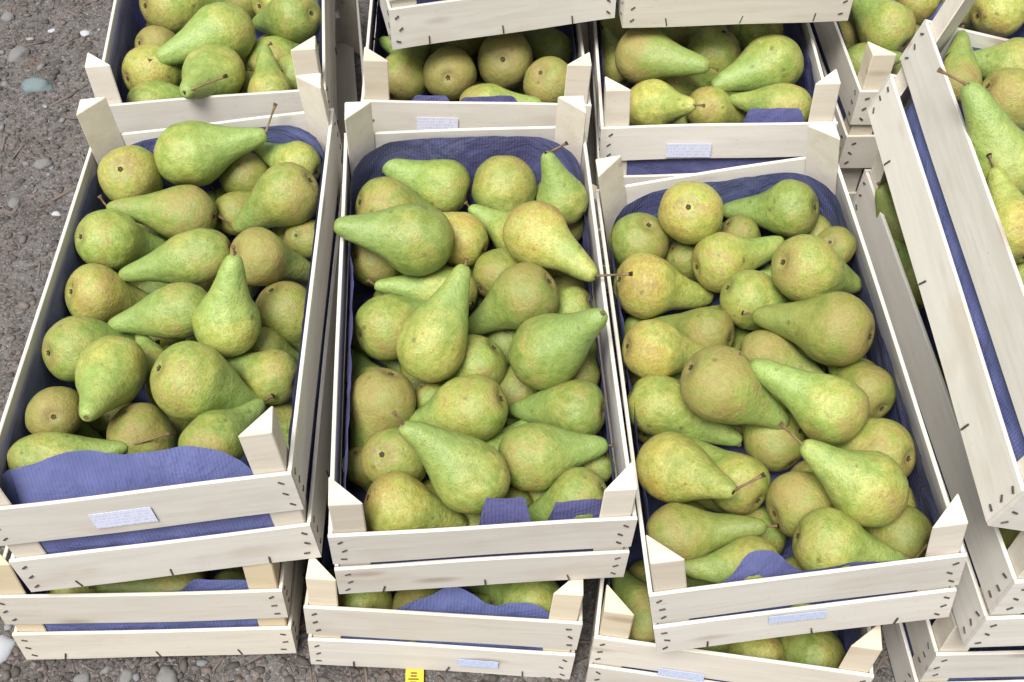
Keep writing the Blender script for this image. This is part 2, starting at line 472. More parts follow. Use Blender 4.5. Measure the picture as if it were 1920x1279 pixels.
def crate(k, tan=0.0):
    x0, y0, z0, yaw, pit, rol, shr, wsc, hsc = CR[k]
    w = W * (1 + wsc); hb = HB * (1 + hsc); hp = HP * (1 + hsc); gap = GAP.get(k, .012)
    if k == 'A': hp -= .004
    root = bpy.data.objects.new('pear_crate', None); col.objects.link(root)
    root.empty_display_size = .05
    m = Matrix.Rotation(yaw, 4, 'Z') @ Matrix.Rotation(pit, 4, 'X') @ Matrix.Rotation(rol, 4, 'Y')
    m.translation = (x0, y0, z0); root.matrix_world = m
    tag(root, CLABEL[k], 'crate', 'wooden fruit crates')
    S = lambda x, y, z: Vector((x + shr * y, y, z))
    bh = (hb - gap) / 2; up = (0, 0, 1); h2 = w / 2
    for zc in (bh / 2 + .0, hb - bh / 2):
        add_plank(root, 'plank', S(-h2, T / 2, zc), S(h2, T / 2, zc), bh, T, up, M_WOOD, tan * R_.uniform(.3, 1))
        add_plank(root, 'plank', S(-h2, L - T / 2, zc), S(h2, L - T / 2, zc), bh, T, up, M_WOOD, tan)
        for sx in (-1, 1):
            add_plank(root, 'plank', S(sx * (h2 - T / 2), T + .0006, zc - .001), S(sx * (h2 - T / 2), L - T - .0006, zc - .001), bh, T, up, M_WOOD, tan * .6)
    for sx in (-1, 1):
        for sy in (-1, 1):
            yy = T + .0008 if sy > 0 else L - T - .0008
            o = link('corner_post', post_mesh(hp + R_.uniform(-.002, .002), -sx, sy, R_.uniform(-.04, .04)), root, Matrix.Translation(S(sx * (h2 - T - .0008), yy, 0)))
            o['tan'] = max(0.0, min(1.0, tan * 1.6 + R_.uniform(0, .25)))
    for i in range(5):
        xx = (-.5 + (i + .5) / 5) * (w - .03)
        add_plank(root, 'bottom_slat', S(xx, T + .002, .0068), S(xx, L - T - .002, .0068), .050, .004, (1, 0, 0), M_WOOD, .3)
    # staples
    V = []; F = []
    def dash(p, nrm, along, ln):
        n = Vector(nrm); a = Vector(along).normalized(); b = n.cross(a)
        box_into(V, F, Vector(p) + n * .0004, a * ln / 2, b * .0008, n * .0007)
    for zc in (bh / 2, hb - bh / 2):
        for q in (-1, 0, 1):
            z = zc + q * bh * .30
            for sx in (-1, 1):
                for (yy, ny) in ((0, -1), (L, 1)):
                    sl = R_.uniform(-.9, .9) if R_.random() < .4 else .8 * sx
                    dash(S(sx * (h2 - .011 + R_.uniform(-.003, .003)), yy, z), (0, ny, 0), (1, 0, -sl), .0062)
                for (ya, sg) in ((T + .010, 1), (L - T - .010, -1)):
                    dash(S(sx * h2, ya + R_.uniform(-.003, .003), z), (sx, 0, 0), (0, 1, R_.uniform(-.8, .8)), .0068)
    for q in (-.32, 0, .32):
        for (yy, ny) in ((0, -1), (L, 1)):
            dash(S(q * w + R_.uniform(-.01, .01), yy, .008), (0, ny, 0), (R_.uniform(-.35, .35), 0, 1), .012)
        for sx in (-1, 1):
            dash(S(sx * h2, (q + .5) * L, .008), (sx, 0, 0), (0, R_.uniform(-.5, .5), 1), .012)
    o = link('staples', mesh('staples', V, F, M_STAPLE), root); o['kind'] = 'stuff'
    return root, S, w, hb, bh

def sticker(root, S, u, v, w, sw, sh, rot, blue, name='sticker'):
    """u across, v height of its centre on the front board"""
    n = 8; V = []; F = []
    for i in range(n + 1):
        x = (i / n - .5) * sw
        for (z, y) in ((-sh / 2, 0), (sh / 2, 0)):
            V.append((x, -.0007 - .0007 * abs(math.sin(i * 1.7)) * (i in (0, n)), z))
    for i in range(n): F.append((2 * i, 2 * i + 2, 2 * i + 3, 2 * i + 1))
    o = link(name, mesh(name, V, F, M_STICKER), root)
    o.matrix_basis = Matrix.Translation(S(u * w, -.0012, v)) @ Matrix.Rotation(rot, 4, 'Y')
    sol = o.modifiers.new('thickness', 'SOLIDIFY'); sol.thickness = .0004
    o['blueness'] = blue

def liner(k, bumps=(), purple=0.5, base=-.012, zlow=.0135, rad=.072, smooth=2, sharp=.22):
    """paper lining: rounded wall strip plus floor, bumps = (side, u, half width, rise, lean)"""
    x0, y0, z0, yaw, pit, rol, shr, wsc, hsc = CR[k]
    w = W * (1 + wsc); hb = HB * (1 + hsc)
    ins = .0068; hx = w / 2 - ins; ya, yb = ins, L - ins
    cx, cy = 0, (ya + yb) / 2; hy = (yb - ya) / 2
    pts = []
    def seg(ax, ay, bx, by, n, side):
        for i in range(n):
            t = i / n
            nx, ny = (by - ay), -(bx - ax); l = math.hypot(nx, ny)
            pts.append((ax + (bx - ax) * t, ay + (by - ay) * t, nx / l, ny / l, side, None))
    def arc(ox, oy, a0, n):
        for i in range(n):
            a = a0 + math.pi / 2 * i / n
            pts.append((ox + rad * math.cos(a), oy + rad * math.sin(a), math.cos(a), math.sin(a), 'c', None))
    r = rad; r0 = .030
    def arc0(ox, oy, a0, n):
        for i in range(n):
            a = a0 + math.pi / 2 * i / n
            pts.append((ox + r0 * math.cos(a), oy + r0 * math.sin(a), math.cos(a), math.sin(a), 'c', None))
    seg(-hx + r0, ya, hx - r0, ya, 90, 'f'); arc0(hx - r0, ya + r0, -math.pi / 2, 10)
    seg(hx, ya + r0, hx, yb - r, 70, 'r'); arc(hx - r, yb - r, 0, 14)
    seg(hx - r, yb, -hx + r, yb, 50, 'b'); arc(-hx + r, yb - r, math.pi / 2, 14)
    seg(-hx, yb - r, -hx, ya + r0, 70, 'l'); arc0(-hx + r0, ya + r0, math.pi, 10)
    sd = sum(map(ord, k))
    rows = 16; V = []; UV = []; per = 0; prev = None; TOP = []; LEAN = []; PER = []
    for (x, y, nx, ny, side, _) in pts:
        if prev: per += math.hypot(x - prev[0], y - prev[1])
        prev = (x, y)
        zt = hb + base + .004 * mnoise.noise(Vector((per * 9, sd, 0))) + .0015 * mnoise.noise(Vector((per * 45, sd, 4)))
        if side == 'c' and y < cy: zt -= .004
        lean = .0025 * (1 + mnoise.noise(Vector((per * 14, sd, 8))))
        u = {'f': x / w + .5, 'b': x / w + .5, 'l': y / L, 'r': y / L}.get(side, x / w + .5)
        sk = side if side != 'c' else ('f' if y < cy else 'b')
        for (bs, bu, bw, rise, ln) in bumps:
            if bs != sk: continue
            d = abs(u - bu) / bw
            if d < 1:
                f = min(1, (1 - d) / sharp); f = f * f * (3 - 2 * f)
                zt += f * rise; lean += f * ln
        TOP.append(zt); LEAN.append(lean); PER.append(per)
    m_ = len(pts)
    for _ in range(smooth):
        TOP = [(TOP[i - 1] + TOP[i] + TOP[(i + 1) % m_]) / 3 for i in range(m_)]; LEAN = [(LEAN[i - 1] + LEAN[i] + LEAN[(i + 1) % m_]) / 3 for i in range(m_)]
    for i_, (x, y, nx, ny, side, _) in enumerate(pts):
        zt, lean, per = TOP[i_], LEAN[i_], PER[i_]
        for j in range(rows + 1):
            v = j / rows; z = zlow + (zt - zlow) * v
            bend = lean * max(0, (v - .45) / .55) ** 1.6
            wob = .0030 * mnoise.noise(Vector((per * 22, z * 30, sd))) + .0012 * mnoise.noise(Vector((per * 80, z * 70, sd)))
            X, Y = x - nx * (bend + abs(wob)), y - ny * (bend + abs(wob))
            V.append((X + shr * Y, Y, z)); UV.append((per, z))
    n = len(pts); R1 = rows + 1; F = []
    for i in range(n):
        for j in range(rows):
            a = i * R1 + j; b = ((i + 1) % n) * R1 + j
            F.append((a, b, b + 1, a + 1))
    c = len(V); V.append((shr * cy, cy, zlow)); UV.append((0, 0))
    for i in range(n): F.append((c, ((i + 1) % n) * R1, i * R1))
    me = mesh('paper_liner', V, F, M_PAPER, True)
    ul = me.uv_layers.new(name='UVMap')
    for lp in me.loops: ul.data[lp.index].uv = UV[lp.vertex_index]
    o = link('paper_liner', me)
    m = Matrix.Rotation(yaw, 4, 'Z') @ Matrix.Rotation(pit, 4, 'X') @ Matrix.Rotation(rol, 4, 'Y')
    m.translation = (x0, y0, z0); o.matrix_world = m
    o['purple'] = purple
    nm = {**NAME, 'K': 'crate in the bottom right corner', 'T': 'slanted upper crate', 'U': 'upper crate at the top right'}[k]
    if len(nm) == 1: return o
    tag(o, 'blue violet lining paper inside the ' + nm, 'liner', 'paper liners of the crates')
    return o

TAN = dict(Q=.55, M=.25, R=.3, U=.35, E=.15, G=.3)
CB = {}
for k in 'QMRKJWXYZABCDEFGHTU':
    CB[k] = crate(k, TAN.get(k, .05))
def stick(k, u, v, sw, sh, rot, blue):
    root, S, w, hb, bh = CB[k]; sticker(root, S, u, v, w, sw, sh, rot, blue)
stick('A', -.06, .118, .060, .025, -.02, .3)
stick('E', -.17, .105, .054, .020, .0, .1)
stick('F', -.12, .098, .058, .023, .02, .25)
stick('C', -.02, .048, .056, .015, .03, .7)
stick('M', .14, .030, .046, .016, .02, .9)
stick('R', -.16, .075, .050, .018, .0, .7)

liner('A', [('f', .30, .62, .034, .020), ('f', .34, .10, .010, .004), ('f', .86, .14, -.010, 0), ('b', .5, .5, .004, 0), ('l', -.02, .12, .012, .008)], .25, smooth=40)
liner('B', [('f', .57, .080, .030, .012), ('f', .83, .115, .026, .008), ('f', .2, .3, -.012, 0), ('l', .35, .3, .006, .006), ('b', .5, .6, .006, 0), ('r', .3, .3, -.004, .006)], .8, smooth=1, sharp=.10)
liner('C', [('f', .37, .13, .034, .012), ('f', .66, .2, .010, -.002), ('b', .6, .5, .004, .002)], .45, smooth=5, sharp=.8)
liner('D', [('l', .5, .5, .0, .004)], .5)
liner('E', [('f', .30, .09, .013, .004), ('f', .55, .14, .013, .004), ('f', .85, .1, -.01, 0)], .8)
liner('F', [('f', .74, .14, .022, .008)], .6)
liner('G', [], .4)
liner('H', [], .15)
liner('Q', [('f', .84, .2, .012, .006)], .1)
liner('M', [('f', .56, .13, .030, .012), ('f', .44, .15, .016, .008), ('f', .78, .2, .016, .010)], .1, smooth=5, sharp=.9)
liner('R', [], .3)
liner('J', [], .2, base=-.085)
liner('K', [], .2)
liner('T', [], .8)

# ------------------------------------------------------------------ pears
def pear_mesh(i):
    rr = random.Random(100 + i)
    prof = [(-.90, .0), (-.885, .10), (-.90, .17), (-.925, .27), (-.90, .42), (-.80, .60), (-.62, .79), (-.38, .93), (-.12, .995), (.12, 1.0), (.38, .965),
            (.66, .885), (.95, .77), (1.25, .645), (1.55, .535), (1.85, .445), (2.12, .375), (2.36, .305), (2.53, .235), (2.63, .15), (2.655, .06), (2.63, 0)]
    waist = [0, .05, -.05, .09, -.03, .03, .07, -.07][i % 8] + rr.uniform(-.03, .03)
    bend = [.05, .22, .12, .35, .0, .5, .18, .28][i % 8] * rr.uniform(.7, 1.1)
    fat = [0, .03, .05, -.02, .06, 0, .02, .04][i % 8]
    # smooth resample (Catmull-Rom)
    P = [Vector((z, r)) for z, r in prof]
    Q = []
    for a in range(len(P) - 1):
        p0, p1, p2, p3 = P[max(a - 1, 0)], P[a], P[a + 1], P[min(a + 2, len(P) - 1)]
        for s in range(2):
            t = s / 2
            Q.append(.5 * ((2 * p1) + (p2 - p0) * t + (2 * p0 - 5 * p1 + 4 * p2 - p3) * t * t + (-p0 + 3 * p1 - 3 * p2 + p3) * t ** 3))
    Q.append(P[-1])
    n = 40; V = [(0, 0, Q[0][0])]; F = []
    ex = rr.uniform(.95, 1.03); sd = Vector((i * 13.1, 2, 5))
    def off(z): return bend * max(0, (z + .3) / 2.9) ** 2
    for z, r in Q[1:-1]:
        r = max(r, .01)
        g = math.exp(-((z - 1.15) / .6) ** 2)
        r = r * (1 - waist * 1.2 * g) * (1 + fat * math.exp(-((z - .6) / .5) ** 2))
        for j in range(n):
            a = 6.28318 * j / n
            d = Vector((math.cos(a), math.sin(a), z))
            rr_ = r * (1 + .085 * mnoise.noise(d * .9 + sd) + .030 * mnoise.noise(d * 2.4 + sd) + .010 * mnoise.noise(d * 6 + sd))
            V.append((rr_ * d.x * ex + off(z), rr_ * d.y, z + .02 * r * mnoise.noise(d * 2 + sd)))
    m = len(Q) - 2
    V.append((off(Q[-1][0]), 0, Q[-1][0])); last = len(V) - 1
    for j in range(n): F.append((0, 1 + (j + 1) % n, 1 + j))
    for k in range(m - 1):
        for j in range(n):
            a = 1 + k * n + j; b = 1 + k * n + (j + 1) % n
            F.append((a, b, b + n, a + n))
    for j in range(n): F.append((1 + (m - 1) * n + j, 1 + (m - 1) * n + (j + 1) % n, last))
    return mesh('pear', V, F, M_PEAR, True), off(2.6)
PM = [pear_mesh(i) for i in range(16)]

def stem_mesh(i):
    rr = random.Random(50 + i); n = 7; V = []; F = []; k = 9
    cu = [.0, .10, -.14, .2][i]
    for a in range(k + 1):
        t = a / k
        r = (.95 - .35 * math.sin(t * 3.0) + (.55 * max(0, t - .8) / .2) + (.9 * max(0, .12 - t) / .12))
        for j in range(n):
            q = 6.28318 * j / n
            V.append((r * math.cos(q) * .0020 , r * math.sin(q) * .0020, t, cu * t * t))
    VV = [(x + c * 1.0 * 0 , y, z) for x, y, z, c in V]
    for a in range(k):
        for j in range(n):
            p = a * n + j; q = a * n + (j + 1) % n; F.append((p, q, q + n, p + n))
    F.append(tuple(range(n))[::-1]); F.append(tuple(range(k * n, k * n + n)))
    me = mesh('stem', VV, F, M_STEM, True)
    # curve in x, proportional to length
    for v, (x, y, z, c) in zip(me.vertices, V): v.co.x = x + c * .012 * math.sin(z * 1.6)
    return me
SM = [stem_mesh(i) for i in range(4)]

def calyx_mesh():
    V = []; F = []
    for k in range(5):
        a = k * 6.28318 / 5; o = len(V)
        d = Vector((math.cos(a), math.sin(a), 0)); s = Vector((-d.y, d.x, 0))
        for r, z, w in ((.02, -.885, .035), (.065, -.915, .036), (.085, -.945, .012)):
            V.append(tuple(d * r + s * w + Vector((0, 0, z)))); V.append(tuple(d * r - s * w + Vector((0, 0, z))))
            V.append(tuple(d * r + Vector((0, 0, z + .02))))
        for b in (o, o + 3):
            F += [(b, b + 1, b + 4, b + 3), (b + 1, b + 2, b + 5, b + 4), (b + 2, b, b + 3, b + 5)]
    o = len(V)
    for k in range(10):
        a = k * .628318; V.append((.085 * math.cos(a), .085 * math.sin(a), -.893))
    V.append((0, 0, -.90))
    for k in range(10): F.append((o + k, o + 10, o + (k + 1) % 10))
    return mesh('calyx', V, F, M_CALYX)
CM = calyx_mesh()
ZONE = {}
def zone_label(k, x, y, z):
    x0, y0, z0, yaw, pit, rol, shr, wsc, hsc = CR[k]
    m = Matrix.Rotation(yaw, 4, 'Z'); q = m.inverted() @ Vector((x - x0, y - y0, 0))
    row = ['front end', 'lower half', 'halfway up', 'upper half', 'back end'][max(0, min(4, int(q.y / L * 5)))]
    cl = 'by the left wall' if q.x < -.045 else 'by the right wall' if q.x > .045 else 'at centre width'
    return 'mostly hidden pear ' + cl + ', ' + row + ', in the ' + NAME[k]
COL = dict(g=(.22, .26, 0), y=(.55, .32, 0), o=(.40, .36, .40), r=(.46, .68, .08), b=(1.0, .30, 0), c=(.80, .30, 0))
GW = dict(NAME)
PEARS = [
 ('A', -0.4052, 1.1022, 0.3278, 0.959, 0.226, 0.173, 0.0383, 1.01, 'g', (0.33, 0.65, 0.68), 0.0401, 'green pear whose long stem reaches over the back board'),
 ('A', -0.472, 1.0762, 0.3172, -0.001, 0.572, -0.82, 0.0366, 1.0, 'y', (-0.0, 0.57, -0.82), 0.0108, 'round pear showing its brown eye, in the back left corner'),
 ('A', -0.3469, 1.1216, 0.2809, 0.712, 0.201, -0.673, 0.0313, 0.92, 'o', (0.71, 0.2, -0.67), 0.0162, 'small olive pear tucked right of the long-stemmed green pear'),
 ('A', -0.2706, 1.1202, 0.2987, -0.912, 0.41, 0.016, 0.0286, 0.92, 'y', (-0.91, 0.41, 0.02), 0.0121, 'slim pear with russet end, topmost at the right wall'),
 ('A', -0.2665, 1.034, 0.3323, -0.814, -0.156, -0.559, 0.0361, 0.92, 'y', (-0.84, 0.3, 0.45), 0.0271, 'bright yellow green pear leaning down left beside the right wall'),
 ('A', -0.3441, 1.0539, 0.2783, 0.739, 0.672, -0.044, 0.0283, 0.92, 'o', (0.74, 0.67, -0.04), 0.0075, 'dull yellow pear half hidden under the bright right wall pear'),
 ('A', -0.3938, 1.0239, 0.3056, -0.995, 0.076, 0.066, 0.0324, 1.13, 'r', (-0.61, 0.43, 0.66), 0.0177, 'pear with orange brown belly and green neck pointing left'),
 ('A', -0.4791, 0.9707, 0.3113, 0.678, 0.43, -0.596, 0.0347, 0.92, 'g', (0.68, 0.43, -0.6), 0.0093, 'plain green pear against the left wall, neck to the right'),
 ('A', -0.3554, 0.9347, 0.3247, -0.967, -0.196, -0.163, 0.0309, 1.18, 'g', (-0.97, -0.2, -0.16), 0.0144, 'smooth green pear in mid row, neck tapering to lower left'),
 ('A', -0.2919, 0.9345, 0.3237, 0.743, 0.353, -0.569, 0.0344, 0.92, 'r', (0.74, 0.35, -0.57), 0.0121, 'pear with brown russet dome and green neck to the right'),
 ('A', -0.2522, 1.0085, 0.2817, 0.385, 0.522, -0.761, 0.0246, 0.92, 'o', (0.38, 0.52, -0.76), 0.0113, 'olive pear wedged behind the russet dome by the right wall'),
 ('A', -0.4731, 0.8943, 0.3002, 0.689, 0.406, -0.6, 0.0352, 0.92, 'b', (0.69, 0.41, -0.6), 0.0181, 'golden yellow pear against the left wall'),
 ('A', -0.3603, 0.8532, 0.3225, -0.982, -0.139, -0.126, 0.0308, 1.04, 'g', (-0.98, -0.14, -0.13), 0.012, 'green pear whose neck crosses the golden yellow pear'),
 ('A', -0.3063, 0.8212, 0.3342, 0.137, 0.349, 0.927, 0.0348, 0.92, 'y', (0.14, 0.35, 0.93), 0.0124, 'upright pear with narrow neck pointing straight to the back board'),
 ('A', -0.2592, 0.886, 0.2891, 0.425, -0.228, -0.876, 0.035, 0.92, 'o', (0.42, -0.23, -0.88), 0.0205, 'round olive pear right of the upright pear'),
 ('A', -0.4717, 0.8044, 0.3097, 0.657, 0.566, -0.497, 0.0353, 0.92, 'g', (0.66, 0.57, -0.5), 0.0157, 'green pear below the golden one, half under another'),
 ('A', -0.4168, 0.7676, 0.3262, 0.038, -0.952, 0.302, 0.0351, 1.0, 'y', (0.04, -0.95, 0.3), 0.0021, 'pear pointing down with blunt neck end facing the viewer'),
 ('A', -0.3337, 0.7449, 0.337, 0.712, 0.103, -0.694, 0.0389, 0.92, 'g', (0.53, 0.39, 0.75), 0.0125, 'biggest pear, broad and pale green with fine dots'),
 ('A', -0.3912, 0.8037, 0.2821, -0.435, 0.851, 0.293, 0.0201, 0.92, 'y', (-0.44, 0.85, 0.29), 0.0056, 'sliver of yellow pear left of the biggest pear'),
 ('A', -0.4709, 0.7202, 0.3085, -0.309, 0.661, -0.684, 0.0295, 1.0, 'r', (-0.31, 0.66, -0.68), 0.0095, 'brownish pear with dark eye near the left wall'),
 ('A', -0.3857, 0.7095, 0.2915, 0.432, -0.316, -0.844, 0.0333, 0.92, 'o', (0.43, -0.32, -0.84), 0.002, 'olive pear below the pear with blunt neck end'),
 ('A', -0.3023, 0.6777, 0.3161, 0.596, 0.777, -0.202, 0.0317, 0.92, 'g', (0.6, 0.78, -0.2), 0.0157, 'deep green pear beside the front right post'),
 ('A', -0.468, 0.6587, 0.3139, 0.965, 0.238, -0.107, 0.0269, 1.18, 'y', (0.94, 0.2, 0.27), 0.0521, 'long pear lying along the front paper, stem pointing right'),
 ('A', -0.2556, 0.7848, 0.294, -0.955, 0.292, -0.045, 0.0298, 0.92, 'y', (-0.96, 0.29, -0.04), 0.0104, 'pale yellow pear under the right wall, near the biggest pear'),
 ('A', -0.2774, 0.8352, 0.2836, 0.754, 0.132, -0.644, 0.0216, 0.92, 'o', (0.75, 0.13, -0.64), 0.0118, 'dark pear deep between the upright pear and right wall'),
 ('B', -0.0883, 1.0985, 0.2876, -0.97, 0.219, 0.11, 0.0361, 0.92, 'g', (-0.98, -0.01, 0.21), 0.0234, 'dark green pear lying at the back wall, stem pointing left'),
 ('B', -0.0134, 1.1007, 0.2942, 0.018, -0.743, -0.669, 0.0385, 0.92, 'y', (0.02, -0.74, -0.67), 0.0145, 'round yellow green pear centred at the back wall'),
 ('B', 0.0588, 1.0356, 0.3212, -0.313, 0.218, 0.924, 0.0292, 0.92, 'g', (0.84, 0.3, 0.45), 0.0269, 'thin green pear standing in the back right corner'),
 ('B', -0.1564, 1.0395, 0.306, 0.888, 0.174, -0.426, 0.0392, 0.92, 'y', (0.89, 0.17, -0.43), 0.0235, 'pear with brownish bloom, neck passing under its big neighbour'),
 ('B', -0.1047, 0.9488, 0.3419, -0.979, 0.004, 0.204, 0.0392, 0.96, 'g', (-0.98, 0.0, 0.2), 0.002, 'large green pear resting its neck on the left rim'),
 ('B', -0.0586, 0.9847, 0.3052, -0.887, 0.45, 0.103, 0.031, 0.92, 'b', (-0.89, 0.45, 0.1), 0.0096, 'yellow spotted pear end right of the large green pear'),
 ('B', 0.003, 1.0144, 0.2869, -0.795, 0.6, 0.085, 0.0273, 0.92, 'y', (-0.62, 0.25, 0.74), 0.01, 'thin yellow pear with dark stem pointing up left'),
 ('B', 0.0232, 0.9629, 0.3416, 0.763, -0.645, -0.039, 0.0376, 0.95, 'c', (0.99, -0.02, 0.11), 0.0426, 'cream russet pear whose brown stem crosses the right rim'),
 ('B', 0.064, 1.0421, 0.2736, 0.269, 0.883, 0.384, 0.0225, 0.92, 'r', (0.27, 0.88, 0.38), 0.0101, 'brown pear sliver behind the cream russet pear'),
 ('B', -0.1635, 0.9704, 0.2857, 0.814, 0.279, -0.509, 0.032, 0.92, 'o', (0.81, 0.28, -0.51), 0.0159, 'mottled pear under the large green pear'),
 ('B', -0.0727, 0.9294, 0.2769, -0.984, -0.01, 0.178, 0.0286, 1.17, 'g', (-0.73, 0.23, 0.65), 0.0115, 'flat green pear with small stem pointing to the left wall'),
 ('B', -0.02, 0.9461, 0.2864, 0.744, 0.663, 0.083, 0.0291, 0.92, 'o', (0.74, 0.66, 0.08), 0.0092, 'olive green pear in the middle under two others'),
 ('B', -0.0872, 0.8074, 0.3178, 0.375, 0.683, 0.627, 0.0361, 1.02, 'y', (0.37, 0.68, 0.63), 0.0094, 'upright dotted pear with curved neck in the middle'),
 ('B', 0.0168, 0.8887, 0.3189, -0.762, -0.106, -0.639, 0.0363, 0.92, 'r', (-0.66, -0.75, -0.01), 0.0084, 'pear with brown rosy dome and green neck to lower left'),
 ('B', -0.1423, 0.8562, 0.2949, 0.852, 0.479, -0.209, 0.0364, 0.92, 'g', (0.85, 0.48, -0.21), 0.0195, 'wide green pear against the left wall, mid length'),
 ('B', 0.0704, 0.9048, 0.2794, -0.805, 0.05, -0.591, 0.0262, 0.92, 'g', (-0.81, 0.05, -0.59), 0.0114, 'green pear end by the right wall'),
 ('B', 0.0343, 0.8097, 0.3114, 0.578, -0.122, 0.807, 0.0384, 1.0, 'g', (0.06, 0.09, 0.99), 0.0057, 'large pear, russet belly and neck up to the right rim'),
 ('B', -0.0379, 0.8227, 0.276, -0.656, -0.296, -0.694, 0.0328, 0.92, 'g', (-0.66, -0.3, -0.69), 0.0195, 'shaded green pear between the two large middle pears'),
 ('B', -0.1364, 0.7627, 0.2866, -0.268, -0.511, -0.817, 0.0361, 0.92, 'r', (-0.27, -0.51, -0.82), 0.0154, 'round pear, brown on its left half, by the left wall'),
 ('B', -0.0377, 0.7428, 0.3001, -0.867, -0.042, -0.497, 0.0375, 0.92, 'y', (-0.87, -0.04, -0.5), 0.0104, 'round yellow pear with a dark crack'),
 ('B', -0.0888, 0.7809, 0.2651, 0.543, -0.333, -0.771, 0.0211, 0.92, 'g', (0.54, -0.33, -0.77), 0.0074, 'green neck between the two round pears'),
 ('B', 0.0724, 0.7524, 0.2884, -0.917, 0.236, -0.322, 0.0322, 0.92, 'g', (-0.92, 0.24, -0.32), 0.0189, 'grey green pear lying level, neck to the left'),
 ('B', -0.119, 0.6828, 0.2917, 0.3, 0.433, -0.85, 0.0333, 1.0, 'y', (0.3, 0.43, -0.85), 0.0171, 'pale pear showing its dark eye to the left'),
 ('B', -0.0354, 0.6468, 0.3123, -0.577, 0.326, 0.749, 0.0375, 0.92, 'y', (-0.58, 0.33, 0.75), 0.0185, 'large yellow green pear, neck up left, near the front'),
 ('B', 0.0184, 0.686, 0.2933, 0.982, 0.186, 0.032, 0.0341, 0.92, 'g', (0.86, -0.37, 0.35), 0.0079, 'plain green pear, neck pointing right at the wall'),
 ('B', -0.1131, 0.6215, 0.3, 0.926, -0.078, -0.369, 0.0329, 0.92, 'b', (0.93, -0.08, -0.37), 0.013, 'orange flushed pear at the front left post'),
 ('B', 0.0712, 0.6403, 0.2915, -0.843, -0.027, -0.538, 0.0304, 0.92, 'g', (-0.84, -0.03, -0.54), 0.0087, 'green pear at the front right post'),
 ('B', 0.0904, 0.7006, 0.2601, -0.59, -0.27, -0.761, 0.0205, 0.92, 'g', (-0.59, -0.27, -0.76), 0.0082, 'dark green pear end at the right wall near the front'),
 ('B', -0.155, 0.6985, 0.2572, 0.375, -0.21, -0.903, 0.0216, 0.92, 'o', (0.38, -0.21, -0.9), 0.0097, 'dark olive pear low at the left wall near the front'),
 ('B', 0.0751, 0.8117, 0.2687, 0.354, 0.935, 0.024, 0.0229, 0.92, 'o', (0.35, 0.93, 0.02), 0.0078, 'dark pear low by the right wall below large russet one'),
 ('B', 0.0074, 0.6592, 0.244, -0.858, 0.5, -0.116, 0.0189, 0.92, 'o', (-0.86, 0.5, -0.12), 0.0083, 'sliver of pear low behind the cut front paper'),
 ('C', 0.2098, 1.0237, 0.3228, 0.221, 0.593, -0.774, 0.0371, 1.0, 'b', (0.22, 0.59, -0.77), 0.0157, 'round pear with its brown eye facing the viewer'),
 ('C', 0.3378, 1.0525, 0.3029, -0.816, 0.349, -0.461, 0.0359, 0.92, 'g', (-0.82, 0.35, -0.46), 0.0129, 'green pear in the back right, eye to the right wall'),
 ('C', 0.1542, 1.0209, 0.2757, -0.249, 0.078, -0.965, 0.0357, 0.92, 'g', (-0.25, 0.08, -0.97), 0.0179, 'green pear in the back left corner, neck down'),
 ('C', 0.1552, 0.9488, 0.2734, 0.932, 0.05, -0.358, 0.039, 0.92, 'b', (0.25, 0.44, 0.86), 0.0107, 'golden orange pear at the left wall under the crossing stem'),
 ('C', 0.2452, 0.9755, 0.2867, 0.955, 0.295, -0.03, 0.0355, 0.92, 'y', (0.96, 0.29, -0.03), 0.0176, 'yellow green pear lying level, neck to the right'),
 ('C', 0.322, 0.9074, 0.3488, 0.847, 0.178, -0.501, 0.037, 0.92, 'y', (0.85, 0.18, -0.5), 0.0161, 'pale round pear with dark green neck at the right wall'),
 ('C', 0.3697, 0.9602, 0.33, 0.498, 0.37, -0.785, 0.0244, 0.92, 'o', (0.5, 0.37, -0.78), 0.0067, 'olive pear showing behind the pale round one'),
 ('C', 0.2705, 0.914, 0.2919, 0.872, -0.127, -0.472, 0.0341, 0.92, 'y', (0.87, -0.13, -0.47), 0.0097, 'mottled round pear left of the big olive one'),
 ('C', 0.3503, 0.8261, 0.3405, -0.835, 0.491, -0.247, 0.0389, 0.94, 'o', (-0.84, 0.49, -0.25), 0.0143, 'big smooth olive pear, neck to the left'),
 ('C', 0.2095, 1.0138, 0.2539, 0.746, -0.215, -0.631, 0.0238, 0.92, 'o', (0.75, -0.22, -0.63), 0.0069, 'dark pear in the gap below the eye-facing pear'),
 ('C', 0.2243, 0.8792, 0.2682, -0.843, 0.475, -0.254, 0.0326, 0.92, 'o', (-0.84, 0.47, -0.25), 0.0193, 'olive pear whose neck points to the left wall'),
 ('C', 0.152, 0.8324, 0.294, 0.935, 0.113, -0.337, 0.0326, 0.92, 'b', (0.93, 0.11, -0.34), 0.0152, 'light yellow pear by the left wall, neck under russet one'),
 ('C', 0.2785, 0.8344, 0.2842, 0.973, -0.166, -0.16, 0.03, 0.94, 'r', (0.97, -0.17, -0.16), 0.0113, 'brownish pear beneath the crossed dark stem'),
 ('C', 0.2127, 0.7594, 0.3308, 0.852, -0.178, -0.493, 0.0386, 0.92, 'r', (0.85, -0.18, -0.49), 0.0189, 'rosy brown russet pear in the very middle'),
 ('C', 0.3272, 0.7233, 0.3341, -0.837, 0.473, 0.276, 0.0367, 0.96, 'y', (-0.8, 0.29, 0.52), 0.0189, 'long spotted pear, neck up left beside the russet one'),
 ('C', 0.3812, 0.7775, 0.2927, -0.419, 0.889, -0.183, 0.0324, 0.92, 'o', (-0.42, 0.89, -0.18), 0.0164, 'olive pear at the right wall, mid length'),
